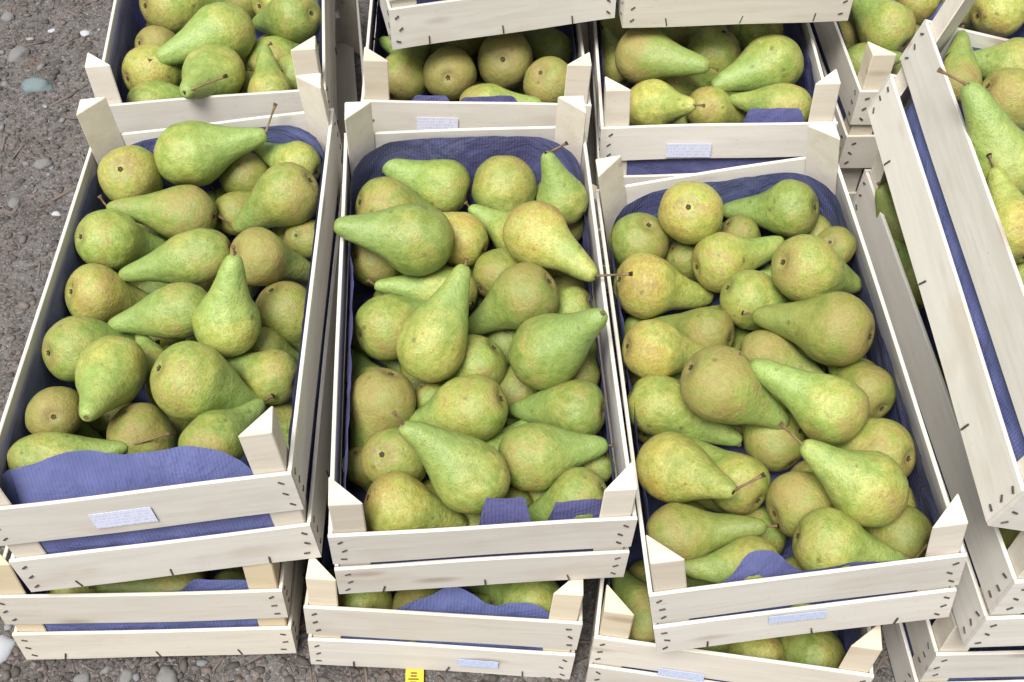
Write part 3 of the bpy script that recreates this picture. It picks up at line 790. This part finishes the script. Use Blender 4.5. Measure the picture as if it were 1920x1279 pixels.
 ('C', 0.1611, 0.775, 0.2671, 0.905, -0.328, -0.273, 0.0338, 1.08, 'y', (-0.05, -0.96, 0.26), 0.0049, 'pear at the left wall with long bright green neck'),
 ('C', 0.2528, 0.7844, 0.226, -0.771, 0.398, 0.498, 0.0222, 0.92, 'r', (-0.77, 0.4, 0.5), 0.0073, 'orange brown pear end under the middle russet pear'),
 ('C', 0.287, 0.7357, 0.2532, -0.516, 0.845, 0.139, 0.0308, 0.92, 'o', (-0.52, 0.84, 0.14), 0.0106, 'dull olive pear in the centre, crossed by a thin stem'),
 ('C', 0.3824, 0.6948, 0.2993, -0.624, 0.578, -0.526, 0.0348, 0.92, 'y', (-0.62, 0.58, -0.53), 0.014, 'plain round pear at the right wall'),
 ('C', 0.3543, 0.6309, 0.3236, -0.838, 0.351, 0.417, 0.0353, 0.92, 'y', (-0.75, 0.41, 0.52), 0.0314, 'large pear with mint green neck and dark dots'),
 ('C', 0.1645, 0.6849, 0.2821, 0.574, -0.656, 0.49, 0.0345, 1.0, 'b', (0.86, 0.3, 0.41), 0.0348, 'curved golden pear with stem pointing right'),
 ('C', 0.2371, 0.6757, 0.267, -0.612, 0.785, -0.097, 0.0334, 0.92, 'y', (-0.61, 0.78, -0.1), 0.017, 'yellow pear with a fine dark crack'),
 ('C', 0.2925, 0.6452, 0.2773, 0.912, 0.409, -0.02, 0.0337, 0.92, 'r', (0.91, 0.41, -0.02), 0.0156, 'brown dotted round pear in the lower middle'),
 ('C', 0.1688, 0.6125, 0.2687, 0.992, 0.1, 0.08, 0.0323, 1.01, 'o', (0.99, 0.1, 0.08), 0.0146, 'olive pear lying level near the front left post'),
 ('C', 0.2395, 0.5747, 0.2797, -0.946, -0.139, -0.292, 0.0271, 0.98, 'y', (-0.95, -0.14, -0.29), 0.0109, 'yellow green pear along the front board'),
 ('C', 0.3058, 0.586, 0.3009, 0.968, -0.188, -0.168, 0.034, 0.92, 'y', (0.62, 0.51, 0.6), 0.0313, 'pale broad pear at the front board, stem to the right'),
 ('C', 0.392, 0.6088, 0.2794, -0.679, 0.595, -0.43, 0.0296, 0.92, 'o', (-0.68, 0.6, -0.43), 0.0098, 'dark green pear behind the front right post'),
 ('C', 0.2749, 1.034, 0.2788, 0.738, -0.191, -0.648, 0.0227, 0.92, 'o', (0.74, -0.19, -0.65), 0.0072, 'sliver of yellow pear behind the level yellow green pear'),
 ('D', -0.5148, 1.4869, 0.2851, 0.723, 0.605, -0.333, 0.0431, 0.92, 'y', (0.72, 0.6, -0.33), 0.0129, 'yellow green pear at the far left rim'),
 ('D', -0.5182, 1.4026, 0.2705, 0.683, 0.448, -0.577, 0.0309, 0.92, 'r', (0.68, 0.45, -0.58), 0.0094, 'russet pear low by the left wall'),
 ('D', -0.4028, 1.3703, 0.3202, -0.808, -0.589, 0.029, 0.0414, 0.94, 'g', (-0.81, -0.59, 0.03), 0.0138, 'long green pear lying across, neck to lower left'),
 ('D', -0.5065, 1.3193, 0.2869, 0.746, 0.637, -0.194, 0.0381, 0.92, 'b', (0.75, 0.64, -0.19), 0.0162, 'golden pear with flushed cheek near the front left post'),
 ('D', -0.4031, 1.2853, 0.3141, -0.196, -0.904, 0.381, 0.0384, 1.0, 'y', (0.92, 0.24, 0.3), 0.0578, 'dotted pear with dark stem across its own front'),
 ('D', -0.4903, 1.2543, 0.2886, 0.88, 0.438, -0.185, 0.0289, 1.08, 'g', (0.88, 0.44, -0.19), 0.0141, 'pale green pear just behind the front board'),
 ('D', -0.3496, 1.3683, 0.2679, 0.732, 0.671, -0.116, 0.0372, 0.92, 'g', (0.73, 0.67, -0.12), 0.01, 'plain green pear left of the front right post'),
 ('D', -0.3087, 1.3224, 0.2846, 0.472, 0.542, -0.696, 0.0299, 0.92, 'g', (0.47, 0.54, -0.7), 0.0083, 'small green pear beside the front right post'),
 ('D', -0.3298, 1.2643, 0.2985, -0.249, 0.882, 0.4, 0.0292, 0.92, 'y', (0.84, 0.06, 0.54), 0.0106, 'pear with thin stem standing straight up'),
 ('D', -0.3135, 1.4219, 0.3131, -0.783, 0.42, -0.459, 0.0368, 0.92, 'g', (-0.78, 0.42, -0.46), 0.0183, 'bright green pear lying level at the right wall'),
 ('D', -0.3578, 1.4972, 0.2852, 0.646, 0.723, -0.246, 0.0363, 0.92, 'y', (0.65, 0.72, -0.25), 0.0115, 'speckled pear above the level bright green one'),
 ('D', -0.4119, 1.5261, 0.2664, 0.465, 0.813, 0.35, 0.0322, 0.92, 'o', (0.46, 0.81, 0.35), 0.0183, 'dark olive pear in the shade at the top'),
 ('D', -0.3678, 1.3121, 0.2706, -0.502, -0.252, -0.827, 0.0239, 0.92, 'o', (-0.5, -0.25, -0.83), 0.0128, 'dull pear low behind the front board'),
 ('E', -0.0919, 1.316, 0.2977, 0.01, 0.882, -0.472, 0.0356, 1.0, 'r', (0.01, 0.88, -0.47), 0.0155, 'round brown pear with small dark eye'),
 ('E', -0.0156, 1.3468, 0.297, 0.099, 0.757, -0.646, 0.0411, 1.0, 'r', (0.1, 0.76, -0.65), 0.0208, 'larger round golden brown pear under the upper crate'),
 ('E', -0.1596, 1.3167, 0.2833, 0.426, 0.834, 0.35, 0.0333, 0.92, 'o', (0.43, 0.83, 0.35), 0.0118, 'olive green pear beside the front left post'),
 ('E', -0.047, 1.2563, 0.293, 0.998, -0.008, 0.066, 0.026, 1.18, 'y', (1.0, -0.01, 0.07), 0.0124, 'yellow pear lying along the front board'),
 ('E', 0.0437, 1.2878, 0.3079, 0.424, 0.382, -0.821, 0.0342, 0.92, 'r', (0.42, 0.38, -0.82), 0.0166, 'speckled tan pear beside the front right post'),
 ('E', -0.1348, 1.3902, 0.2691, -0.89, 0.454, 0.046, 0.0291, 0.92, 'g', (-0.89, 0.45, 0.05), 0.0117, 'dark green pear behind the round brown one'),
 ('E', 0.0525, 1.4156, 0.2668, -0.518, 0.82, 0.243, 0.0297, 0.92, 'g', (-0.52, 0.82, 0.24), 0.0149, 'shaded green pear in the back right'),
 ('E', -0.0738, 1.4377, 0.2573, -0.668, 0.699, 0.256, 0.0284, 0.92, 'o', (-0.67, 0.7, 0.26), 0.0078, 'dark pear in the gap between the two brown ones'),
 ('F', 0.1703, 1.3328, 0.3209, 0.816, -0.529, 0.233, 0.0387, 0.92, 'r', (0.82, -0.53, 0.23), 0.0158, 'olive brown pear with pointed neck to the right'),
 ('F', 0.2788, 1.3883, 0.2883, -0.324, -0.237, -0.916, 0.038, 0.92, 'y', (-0.32, -0.24, -0.92), 0.0164, 'light green pear behind two crossing necks'),
 ('F', 0.3538, 1.3285, 0.314, -0.92, -0.372, -0.125, 0.0397, 0.92, 'g', (-0.92, -0.37, -0.12), 0.0207, 'bright green pear with two dark bruises'),
 ('F', 0.1761, 1.2538, 0.2963, 0.579, -0.613, 0.538, 0.0345, 1.0, 'b', (0.58, -0.61, 0.54), 0.0175, 'yellow pear beside the front left post'),
 ('F', 0.2589, 1.2746, 0.2767, 0.952, 0.103, -0.287, 0.0306, 0.92, 'b', (0.95, 0.1, -0.29), 0.0089, 'yellow pear end with a short stem lying on it'),
 ('F', 0.3627, 1.2465, 0.3044, -0.954, 0.282, -0.099, 0.0301, 1.02, 'y', (-0.95, 0.28, -0.1), 0.0114, 'yellow green pear along the front, neck left'),
 ('F', 0.148, 1.4648, 0.2586, -0.333, 0.893, 0.303, 0.0314, 0.92, 'o', (-0.33, 0.89, 0.3), 0.0145, 'olive pear at the left wall under the crates above'),
 ('F', 0.3568, 1.4462, 0.2851, -0.567, 0.164, -0.808, 0.0297, 0.92, 'g', (0.8, 0.33, 0.49), 0.0249, 'small green pear neck at the back'),
 ('F', 0.2111, 1.3355, 0.2703, 0.963, 0.078, -0.257, 0.0301, 0.92, 'r', (0.96, 0.08, -0.26), 0.01, 'rusty pear low in the middle'),
 ('F', 0.1467, 1.3846, 0.2607, -0.333, 0.891, 0.308, 0.0293, 0.92, 'o', (-0.33, 0.89, 0.31), 0.0143, 'dark pear under the olive brown one'),
 ('F', 0.238, 1.4712, 0.2614, 0.782, 0.591, 0.2, 0.0303, 0.92, 'g', (0.78, 0.59, 0.2), 0.0094, 'dark green pear in the shadow of the upper crate'),
 ('G', 0.53, 1.4272, 0.3024, -0.602, 0.777, 0.184, 0.0385, 0.92, 'y', (-0.6, 0.78, 0.18), 0.0228, 'green yellow pear nearest the front left post'),
 ('G', 0.4997, 1.481, 0.2627, -0.51, -0.18, -0.841, 0.0283, 0.92, 'r', (-0.51, -0.18, -0.84), 0.0137, 'russet pear at the left wall'),
 ('G', 0.5946, 1.5309, 0.2778, 0.855, 0.488, 0.175, 0.0287, 0.92, 'b', (0.86, 0.49, 0.18), 0.0144, 'bright yellow pear'),
 ('G', 0.4821, 1.369, 0.2872, 0.955, 0.295, -0.017, 0.0276, 0.92, 'g', (0.96, 0.29, -0.02), 0.0133, 'light green pear behind the front left post'),
 ('G', 0.6618, 1.5012, 0.2924, -0.443, 0.815, 0.373, 0.0301, 0.92, 'y', (-0.44, 0.82, 0.37), 0.0141, 'dark spotted pear above the leaning crate post'),
 ('G', 0.684, 1.4494, 0.3234, 0.952, 0.293, 0.088, 0.0378, 0.92, 'b', (0.95, 0.29, 0.09), 0.0217, 'large light yellow pear near the right'),
 ('H', 0.4882, 0.894, 0.5126, -0.505, 0.339, 0.793, 0.0383, 0.92, 'g', (-0.9, 0.25, 0.36), 0.0344, 'huge mint green pear, neck pointing up to the back'),
 ('H', 0.5222, 1.0095, 0.5072, 0.856, -0.159, -0.493, 0.0335, 0.92, 'c', (0.86, -0.16, -0.49), 0.0097, 'creamy yellow pear behind the huge one'),
 ('H', 0.5489, 1.0627, 0.5108, -0.938, 0.32, -0.134, 0.028, 0.92, 'y', (-0.93, -0.37, -0.03), 0.0186, 'pear at the back wall with dark stem to the left'),
 ('H', 0.4762, 1.039, 0.5024, 0.166, 0.878, 0.449, 0.0262, 0.92, 'r', (0.17, 0.88, 0.45), 0.0088, 'brown pear in the shaded back left corner'),
 ('H', 0.4765, 0.802, 0.5088, -0.191, 0.937, 0.292, 0.0291, 0.92, 'b', (-0.19, 0.94, 0.29), 0.0172, 'yellow pear right below the huge green one'),
 ('H', 0.4966, 0.7866, 0.4663, 0.618, 0.693, 0.371, 0.0227, 0.92, 'y', (0.62, 0.69, 0.37), 0.0115, 'pale pear low at the left wall'),
 ('Q', -0.373, 0.6417, 0.0881, -0.968, -0.203, 0.146, 0.0357, 0.92, 'o', (-0.97, -0.2, 0.15), 0.0102, 'olive pear seen in the slit'),
 ('Q', -0.4901, 0.6323, 0.0851, 0.847, 0.123, -0.517, 0.0325, 0.92, 'g', (0.85, 0.12, -0.52), 0.0139, 'shaded pear at the left end of the slit'),
 ('M', -0.1641, 0.6293, 0.0758, -0.546, 0.645, -0.535, 0.0354, 0.92, 'g', (-0.55, 0.65, -0.53), 0.021, 'dark green pear in the left of the opening'),
 ('M', -0.1024, 0.6302, 0.0532, 0.94, -0.104, 0.326, 0.0366, 0.92, 'r', (0.94, -0.1, 0.33), 0.0163, 'yellow brown pear beside the bunched paper'),
 ('M', 0.0294, 0.6281, 0.0861, -0.884, 0.411, -0.225, 0.0362, 0.92, 'g', (-0.88, 0.41, -0.22), 0.0113, 'green pear right of the bunched paper'),
 ('R', 0.156, 0.6053, 0.0963, -0.482, 0.871, -0.096, 0.0328, 0.92, 'r', (-0.48, 0.87, -0.1), 0.0145, 'brown pear beside the front left post'),
 ('R', 0.2139, 0.59, 0.0638, 0.612, 0.183, 0.77, 0.0294, 0.92, 'r', (0.61, 0.18, 0.77), 0.014, 'reddish pear end in the slit'),
 ('R', 0.2832, 0.5812, 0.0623, -0.785, 0.459, -0.416, 0.0292, 0.92, 'b', (-0.79, 0.46, -0.42), 0.0135, 'yellow pear end in the slit'),
 ('R', 0.3491, 0.5889, 0.0448, -0.811, 0.485, -0.326, 0.0363, 0.92, 'g', (-0.81, 0.49, -0.33), 0.0133, 'dark green pear in the right of the slit'),
 ('J', 0.4928, 0.5987, 0.3004, 0.643, 0.726, 0.243, 0.0262, 0.92, 'o', (0.64, 0.73, 0.24), 0.0071, 'olive pear glimpsed through the triangular gap'),
 ('J', 0.4625, 0.9996, 0.3109, -0.569, 0.305, 0.764, 0.0295, 0.92, 'o', (-0.57, 0.31, 0.76), 0.0078, 'olive pear glimpsed in narrow dark gap, upper one'),
 ('J', 0.4673, 0.9191, 0.3157, -0.383, 0.921, 0.078, 0.0285, 0.92, 'g', (-0.38, 0.92, 0.08), 0.0147, 'green pear glimpsed in narrow dark gap, lower one'),
 ('J', 0.4567, 1.0488, 0.3278, 0.143, 0.942, 0.302, 0.0265, 0.92, 'o', (0.14, 0.94, 0.3), 0.0078, 'dull pear in the gap beside the back post'),
 ('A', -0.3713, 1.1139, 0.2266, -0.658, -0.669, -0.345, 0.0307, 0.96, 'g', (-0.66, -0.67, -0.35), 0.0142, ''),
 ('A', -0.3702, 0.7535, 0.2281, 0.273, -0.922, -0.273, 0.0294, 0.96, 'o', (0.27, -0.92, -0.27), 0.0143, ''),
 ('A', -0.2567, 0.762, 0.2376, 0.198, -0.94, -0.279, 0.0304, 0.96, 'y', (0.2, -0.94, -0.28), 0.0171, ''),
 ('A', -0.4421, 0.7039, 0.2226, -0.492, 0.87, 0.032, 0.0289, 0.96, 'g', (-0.49, 0.87, 0.03), 0.0094, ''),
 ('A', -0.3937, 0.9941, 0.2237, -0.231, 0.917, -0.325, 0.0286, 0.96, 'y', (-0.23, 0.92, -0.33), 0.0106, ''),
 ('A', -0.34, 0.9038, 0.244, -0.8, -0.212, -0.562, 0.0297, 0.96, 'o', (-0.8, -0.21, -0.56), 0.0121, ''),
 ('A', -0.2716, 1.0468, 0.2345, -0.502, -0.842, -0.197, 0.0305, 0.96, 'o', (-0.5, -0.84, -0.2), 0.0121, ''),
 ('A', -0.271, 0.9738, 0.231, -0.594, -0.797, -0.11, 0.0263, 0.96, 'g', (-0.59, -0.8, -0.11), 0.0095, ''),
 ('A', -0.4694, 1.0922, 0.2193, 0.545, -0.799, -0.253, 0.0307, 0.96, 'o', (0.55, -0.8, -0.25), 0.0102, ''),
 ('A', -0.4541, 0.7876, 0.2194, 0.852, -0.469, -0.233, 0.0272, 0.96, 'o', (0.85, -0.47, -0.23), 0.0075, ''),
 ('A', -0.4791, 1.0286, 0.2232, 0.042, -0.986, 0.162, 0.0264, 0.96, 'o', (0.04, -0.99, 0.16), 0.0135, ''),
 ('A', -0.3399, 0.9887, 0.2267, -0.183, -0.977, -0.111, 0.0274, 0.96, 'g', (-0.18, -0.98, -0.11), 0.0136, ''),
 ('A', -0.3973, 1.048, 0.2523, 0.138, 0.984, 0.113, 0.0265, 0.96, 'g', (0.14, 0.98, 0.11), 0.0113, ''),
 ('A', -0.4462, 0.9696, 0.2175, 0.851, -0.475, 0.225, 0.0261, 0.96, 'g', (0.85, -0.48, 0.22), 0.0148, ''),
 ('A', -0.2951, 1.0973, 0.229, 0.745, 0.662, 0.086, 0.0271, 0.96, 'y', (0.74, 0.66, 0.09), 0.0101, ''),
 ('A', -0.3891, 0.8186, 0.223, -0.248, 0.969, -0.005, 0.0261, 0.96, 'o', (-0.25, 0.97, -0.01), 0.0115, ''),
 ('A', -0.4226, 0.8999, 0.2209, 0.606, 0.751, -0.261, 0.0272, 0.96, 'o', (0.61, 0.75, -0.26), 0.015, ''),
 ('B', -0.0028, 0.8912, 0.2439, -0.522, -0.784, -0.338, 0.0275, 0.96, 'g', (-0.52, -0.78, -0.34), 0.0091, ''),
 ('B', 0.0062, 0.8067, 0.2397, 0.578, 0.685, 0.443, 0.0287, 0.96, 'o', (0.58, 0.69, 0.44), 0.0107, ''),
 ('B', -0.0752, 0.978, 0.2514, 0.768, 0.575, -0.281, 0.0283, 0.96, 'g', (0.77, 0.58, -0.28), 0.0162, ''),
 ('B', 0.0505, 1.1104, 0.2564, -0.292, -0.911, 0.291, 0.0274, 0.96, 'g', (-0.29, -0.91, 0.29), 0.0092, ''),
 ('B', -0.0844, 0.6621, 0.2321, 0.583, 0.768, -0.266, 0.028, 0.96, 'o', (0.58, 0.77, -0.27), 0.0119, ''),
 ('B', 0.0516, 1.0016, 0.25, -0.857, 0.448, -0.256, 0.028, 0.96, 'o', (-0.86, 0.45, -0.26), 0.0072, ''),
 ('B', 0.033, 0.6937, 0.2326, 0.357, -0.862, -0.359, 0.0292, 0.96, 'g', (0.36, -0.86, -0.36), 0.0091, ''),
 ('B', -0.1626, 0.8882, 0.2472, 0.614, -0.703, -0.36, 0.0277, 0.96, 'g', (0.61, -0.7, -0.36), 0.011, ''),
 ('B', -0.154, 0.8044, 0.2442, -0.374, 0.895, -0.242, 0.0301, 0.96, 'g', (-0.37, 0.9, -0.24), 0.0177, ''),
 ('B', -0.0327, 0.7619, 0.2366, -0.59, -0.736, -0.333, 0.0275, 0.96, 'g', (-0.59, -0.74, -0.33), 0.0099, ''),
 ('B', 0.0355, 0.7437, 0.2331, -0.75, 0.614, -0.247, 0.0267, 0.96, 'o', (-0.75, 0.61, -0.25), 0.0133, ''),
 ('B', 0.0642, 0.9491, 0.2472, -0.957, 0.089, -0.275, 0.0287, 0.96, 'o', (-0.96, 0.09, -0.28), 0.0079, ''),
 ('B', -0.0994, 0.841, 0.2447, -0.342, -0.861, -0.376, 0.0274, 0.96, 'o', (-0.34, -0.86, -0.38), 0.0112, ''),
 ('B', -0.1411, 0.9317, 0.2494, 0.898, 0.322, -0.298, 0.0279, 0.96, 'g', (0.9, 0.32, -0.3), 0.016, ''),
 ('B', -0.0295, 0.6283, 0.2284, -0.332, 0.864, 0.379, 0.0269, 0.96, 'o', (-0.33, 0.86, 0.38), 0.0155, ''),
 ('B', -0.0229, 0.7078, 0.2498, 0.662, 0.732, 0.16, 0.0273, 0.96, 'g', (0.66, 0.73, 0.16), 0.0133, ''),
 ('B', -0.1386, 0.6292, 0.2313, 0.27, 0.93, -0.25, 0.0281, 0.96, 'o', (0.27, 0.93, -0.25), 0.0139, ''),
 ('B', -0.0553, 1.0411, 0.2535, -0.867, -0.392, -0.306, 0.0269, 0.96, 'o', (-0.87, -0.39, -0.31), 0.0137, ''),
 ('B', -0.0069, 0.9837, 0.2483, -0.637, -0.699, -0.326, 0.0265, 0.96, 'o', (-0.64, -0.7, -0.33), 0.0089, ''),
 ('C', 0.3847, 0.8834, 0.2537, -0.086, 0.953, -0.289, 0.0291, 0.96, 'g', (-0.09, 0.95, -0.29), 0.0074, ''),
 ('C', 0.2392, 0.9173, 0.2282, 0.471, 0.859, -0.199, 0.0267, 0.96, 'g', (0.47, 0.86, -0.2), 0.0133, ''),
 ('C', 0.185, 0.6606, 0.2115, 0.229, -0.927, -0.295, 0.027, 0.96, 'g', (0.23, -0.93, -0.3), 0.0114, ''),
 ('C', 0.3376, 0.8598, 0.2425, -0.597, 0.706, -0.382, 0.0265, 0.96, 'g', (-0.6, 0.71, -0.38), 0.0138, ''),
 ('C', 0.2953, 0.5818, 0.2294, -0.882, -0.363, -0.3, 0.029, 0.96, 'y', (-0.88, -0.36, -0.3), 0.0113, ''),
 ('C', 0.2002, 0.715, 0.2165, 0.82, -0.541, -0.184, 0.0279, 0.96, 'o', (0.82, -0.54, -0.18), 0.007, ''),
 ('C', 0.3658, 1.0033, 0.2579, -0.973, -0.046, -0.225, 0.0271, 0.96, 'o', (-0.97, -0.05, -0.22), 0.0162, ''),
 ('C', 0.2352, 0.8356, 0.2263, -0.996, 0.076, 0.043, 0.0281, 0.96, 'g', (-1.0, 0.08, 0.04), 0.0118, ''),
 ('C', 0.3396, 0.7746, 0.2421, -0.879, -0.143, -0.455, 0.0284, 0.96, 'o', (-0.88, -0.14, -0.46), 0.0141, ''),
 ('C', 0.397, 0.6647, 0.2482, -0.892, 0.002, -0.452, 0.0284, 0.96, 'y', (-0.89, 0.0, -0.45), 0.012, ''),
 ('C', 0.158, 0.8667, 0.213, 0.99, 0.025, -0.139, 0.0266, 0.96, 'o', (0.99, 0.03, -0.14), 0.0099, ''),
 ('C', 0.1632, 0.792, 0.2114, 0.548, 0.815, -0.188, 0.0265, 0.96, 'y', (0.55, 0.82, -0.19), 0.0149, ''),
 ('C', 0.2571, 0.6361, 0.2232, 0.579, 0.795, -0.183, 0.0276, 0.96, 'g', (0.58, 0.79, -0.18), 0.0089, ''),
 ('C', 0.2039, 1.0561, 0.2305, -0.866, -0.196, -0.46, 0.0308, 0.96, 'g', (-0.87, -0.2, -0.46), 0.0166, ''),
 ('C', 0.2693, 1.0588, 0.2371, 0.967, -0.207, -0.15, 0.0262, 0.96, 'o', (0.97, -0.21, -0.15), 0.0099, ''),
 ('C', 0.2793, 0.8634, 0.2328, -0.082, 0.997, -0.016, 0.0263, 0.96, 'o', (-0.08, 1.0, -0.02), 0.0088, ''),
 ('C', 0.1551, 0.922, 0.2146, 0.896, -0.412, -0.168, 0.027, 0.96, 'g', (0.9, -0.41, -0.17), 0.0091, ''),
 ('C', 0.3908, 0.8299, 0.2506, -0.32, -0.866, -0.385, 0.0266, 0.96, 'o', (-0.32, -0.87, -0.38), 0.0078, ''),
 ('C', 0.325, 0.6946, 0.238, 0.64, 0.748, -0.174, 0.0292, 0.96, 'y', (0.64, 0.75, -0.17), 0.015, ''),
 ('C', 0.3583, 0.945, 0.2728, -0.958, 0.287, -0.021, 0.029, 0.96, 'g', (-0.96, 0.29, -0.02), 0.0147, ''),
 ('C', 0.2253, 0.5913, 0.2264, -0.922, -0.083, -0.379, 0.0271, 0.96, 'o', (-0.92, -0.08, -0.38), 0.0078, ''),
 ('C', 0.2908, 0.8121, 0.2344, 0.96, 0.244, -0.136, 0.0277, 0.96, 'g', (0.96, 0.24, -0.14), 0.0073, ''),
 ('C', 0.3765, 1.0547, 0.2558, -0.862, 0.251, -0.44, 0.0272, 0.96, 'o', (-0.86, 0.25, -0.44), 0.0162, ''),
 ('D', -0.4196, 1.4199, 0.2238, 0.23, 0.923, -0.308, 0.0307, 0.96, 'g', (0.23, 0.92, -0.31), 0.0091, ''),
 ('D', -0.539, 1.5083, 0.2185, 0.31, -0.912, -0.269, 0.0297, 0.96, 'y', (0.31, -0.91, -0.27), 0.0084, ''),
 ('D', -0.3644, 1.4599, 0.2225, -0.02, -0.958, -0.286, 0.0284, 0.96, 'g', (-0.02, -0.96, -0.29), 0.0105, ''),
 ('E', 0.0436, 1.503, 0.2173, -0.902, -0.342, 0.263, 0.0272, 0.96, 'o', (-0.9, -0.34, 0.26), 0.0134, ''),
 ('E', -0.0568, 1.3478, 0.2248, 0.697, 0.626, -0.349, 0.0282, 0.96, 'g', (0.7, 0.63, -0.35), 0.0126, ''),
 ('E', -0.0931, 1.5039, 0.2234, 0.164, 0.938, -0.304, 0.0307, 0.96, 'g', (0.16, 0.94, -0.3), 0.0082, ''),
 ('E', -0.0537, 1.286, 0.2296, -0.776, 0.594, 0.214, 0.0291, 0.96, 'y', (-0.78, 0.59, 0.21), 0.0088, ''),
 ('E', 0.0287, 1.392, 0.2208, -0.656, -0.737, -0.159, 0.0291, 0.96, 'o', (-0.66, -0.74, -0.16), 0.0111, ''),
 ('E', -0.0312, 1.4544, 0.2227, -0.211, -0.945, -0.25, 0.0308, 0.96, 'o', (-0.21, -0.94, -0.25), 0.0147, ''),
 ('F', 0.2942, 1.4965, 0.2293, -0.748, 0.567, -0.344, 0.0305, 0.96, 'y', (-0.75, 0.57, -0.34), 0.0135, ''),
 ('F', 0.2215, 1.2963, 0.2293, 0.087, -0.957, -0.277, 0.0294, 0.96, 'g', (0.09, -0.96, -0.28), 0.0126, ''),
 ('F', 0.3355, 1.385, 0.2319, -0.435, -0.848, -0.302, 0.0289, 0.96, 'g', (-0.44, -0.85, -0.3), 0.0091, ''),
 ('F', 0.3456, 1.5081, 0.2448, 0.75, -0.537, -0.386, 0.0264, 0.96, 'g', (0.75, -0.54, -0.39), 0.0158, ''),
 ('G', 0.5489, 1.4231, 0.2304, 0.056, 0.985, -0.162, 0.0289, 0.96, 'o', (0.06, 0.99, -0.16), 0.0122, ''),
 ('G', 0.5868, 1.4996, 0.2311, 0.374, 0.877, -0.301, 0.0297, 0.96, 'o', (0.37, 0.88, -0.3), 0.0162, ''),
 ('G', 0.6916, 1.5217, 0.2316, -0.983, 0.102, -0.152, 0.0304, 0.96, 'g', (-0.98, 0.1, -0.15), 0.0079, ''),
 ('Q', -0.375, 0.6854, 0.0448, -0.956, 0.029, -0.291, 0.0276, 0.96, 'o', (-0.96, 0.03, -0.29), 0.0114, ''),
 ('Q', -0.3223, 0.6499, 0.0464, -0.035, 0.942, -0.333, 0.0286, 0.96, 'o', (-0.03, 0.94, -0.33), 0.0112, ''),
 ('R', 0.1673, 0.6825, 0.0409, 0.057, -0.981, -0.187, 0.0305, 0.96, 'g', (0.06, -0.98, -0.19), 0.0148, ''),
 ('R', 0.2259, 0.8079, 0.0464, -0.788, -0.527, -0.319, 0.0284, 0.96, 'g', (-0.79, -0.53, -0.32), 0.0077, ''),
 ('J', 0.513, 0.8472, 0.2442, 0.53, 0.845, -0.069, 0.027, 0.96, 'o', (0.53, 0.84, -0.07), 0.0149, '')
]
for n_, (k, x, y, z, dx, dy, dz, r, sc, c, sd, sl, ph) in enumerate(PEARS):
    rr = random.Random(n_ * 3 + 1)
    pm, offx = PM[rr.randrange(16)]
    o = link('pear', pm)
    q = Vector((dx, dy, dz)).to_track_quat('Z', 'Y').to_matrix().to_4x4() @ Matrix.Rotation(rr.uniform(0, 6.28), 4, 'Z')
    m = q.copy(); m.translation = (x, y, z)
    o.matrix_world = m @ Matrix.Diagonal((r, r, r * sc, 1))
    ye, ru, du = COL[c]
    o['yellow'] = max(0.0, min(1.0, ye + rr.uniform(-.12, .12))); o['russet'] = max(0.0, ru + rr.uniform(-.1, .12)); o['dull'] = du
    lab = (ph + ' in the ' + NAME[k]) if ph else zone_label(k, x, y, z)
    tag(o, lab, 'pear', 'pears in the ' + NAME[k])
    cal = link('calyx', CM, o)
    s = link('stem', SM[rr.randrange(4)], o)
    tip = o.matrix_world @ Vector((offx, 0, 2.60))
    sm = Vector(sd).to_track_quat('Z', 'Y').to_matrix().to_4x4() @ Matrix.Rotation(rr.uniform(0, 6.28), 4, 'Z')
    sm.translation = tip - Vector(sd) * .002
    s.matrix_basis = o.matrix_world.inverted() @ sm @ Matrix.Diagonal((1, 1, sl + .002, 1))

# ------------------------------------------------------------------ yellow strap on the ground
V = []; F = []
n = 14
for i in range(n + 1):
    y = .32 + .270 * i / n
    z = hgt(-.105, y) + .007 + .001 * math.sin(i)
    for (dx_, dz_) in ((-.0105, 0), (.0105, 0), (.0105, .0012), (-.0105, .0012)): V.append((-.105 + dx_ - .002 * math.sin(i * .5), y, z + dz_))
for i in range(n):
    for k in range(4):
        a = i * 4 + k; b = i * 4 + (k + 1) % 4; F.append((a, b, b + 4, a + 4))
F += [(0, 1, 2, 3), (n * 4 + 3, n * 4 + 2, n * 4 + 1, n * 4)]
st = link('plastic_strap', mesh('plastic_strap', V, F, M_STRAP))
tag(st, 'yellow plastic strap with dark marks sticking out under the lowest middle crate', 'strap')
V = []; F = []
for i in range(9):
    y = .555 + i * .0035
    box_into(V, F, (-.107 + .0, y, hgt(-.105, y) + .0095), Vector((.0035 if i % 3 else .006, 0, 0)), Vector((0, .0006, 0)), Vector((0, 0, .0004)))
tk = link('printed_marks', mesh('printed_marks', V, F, M_TICK), st); tk['kind'] = 'stuff'
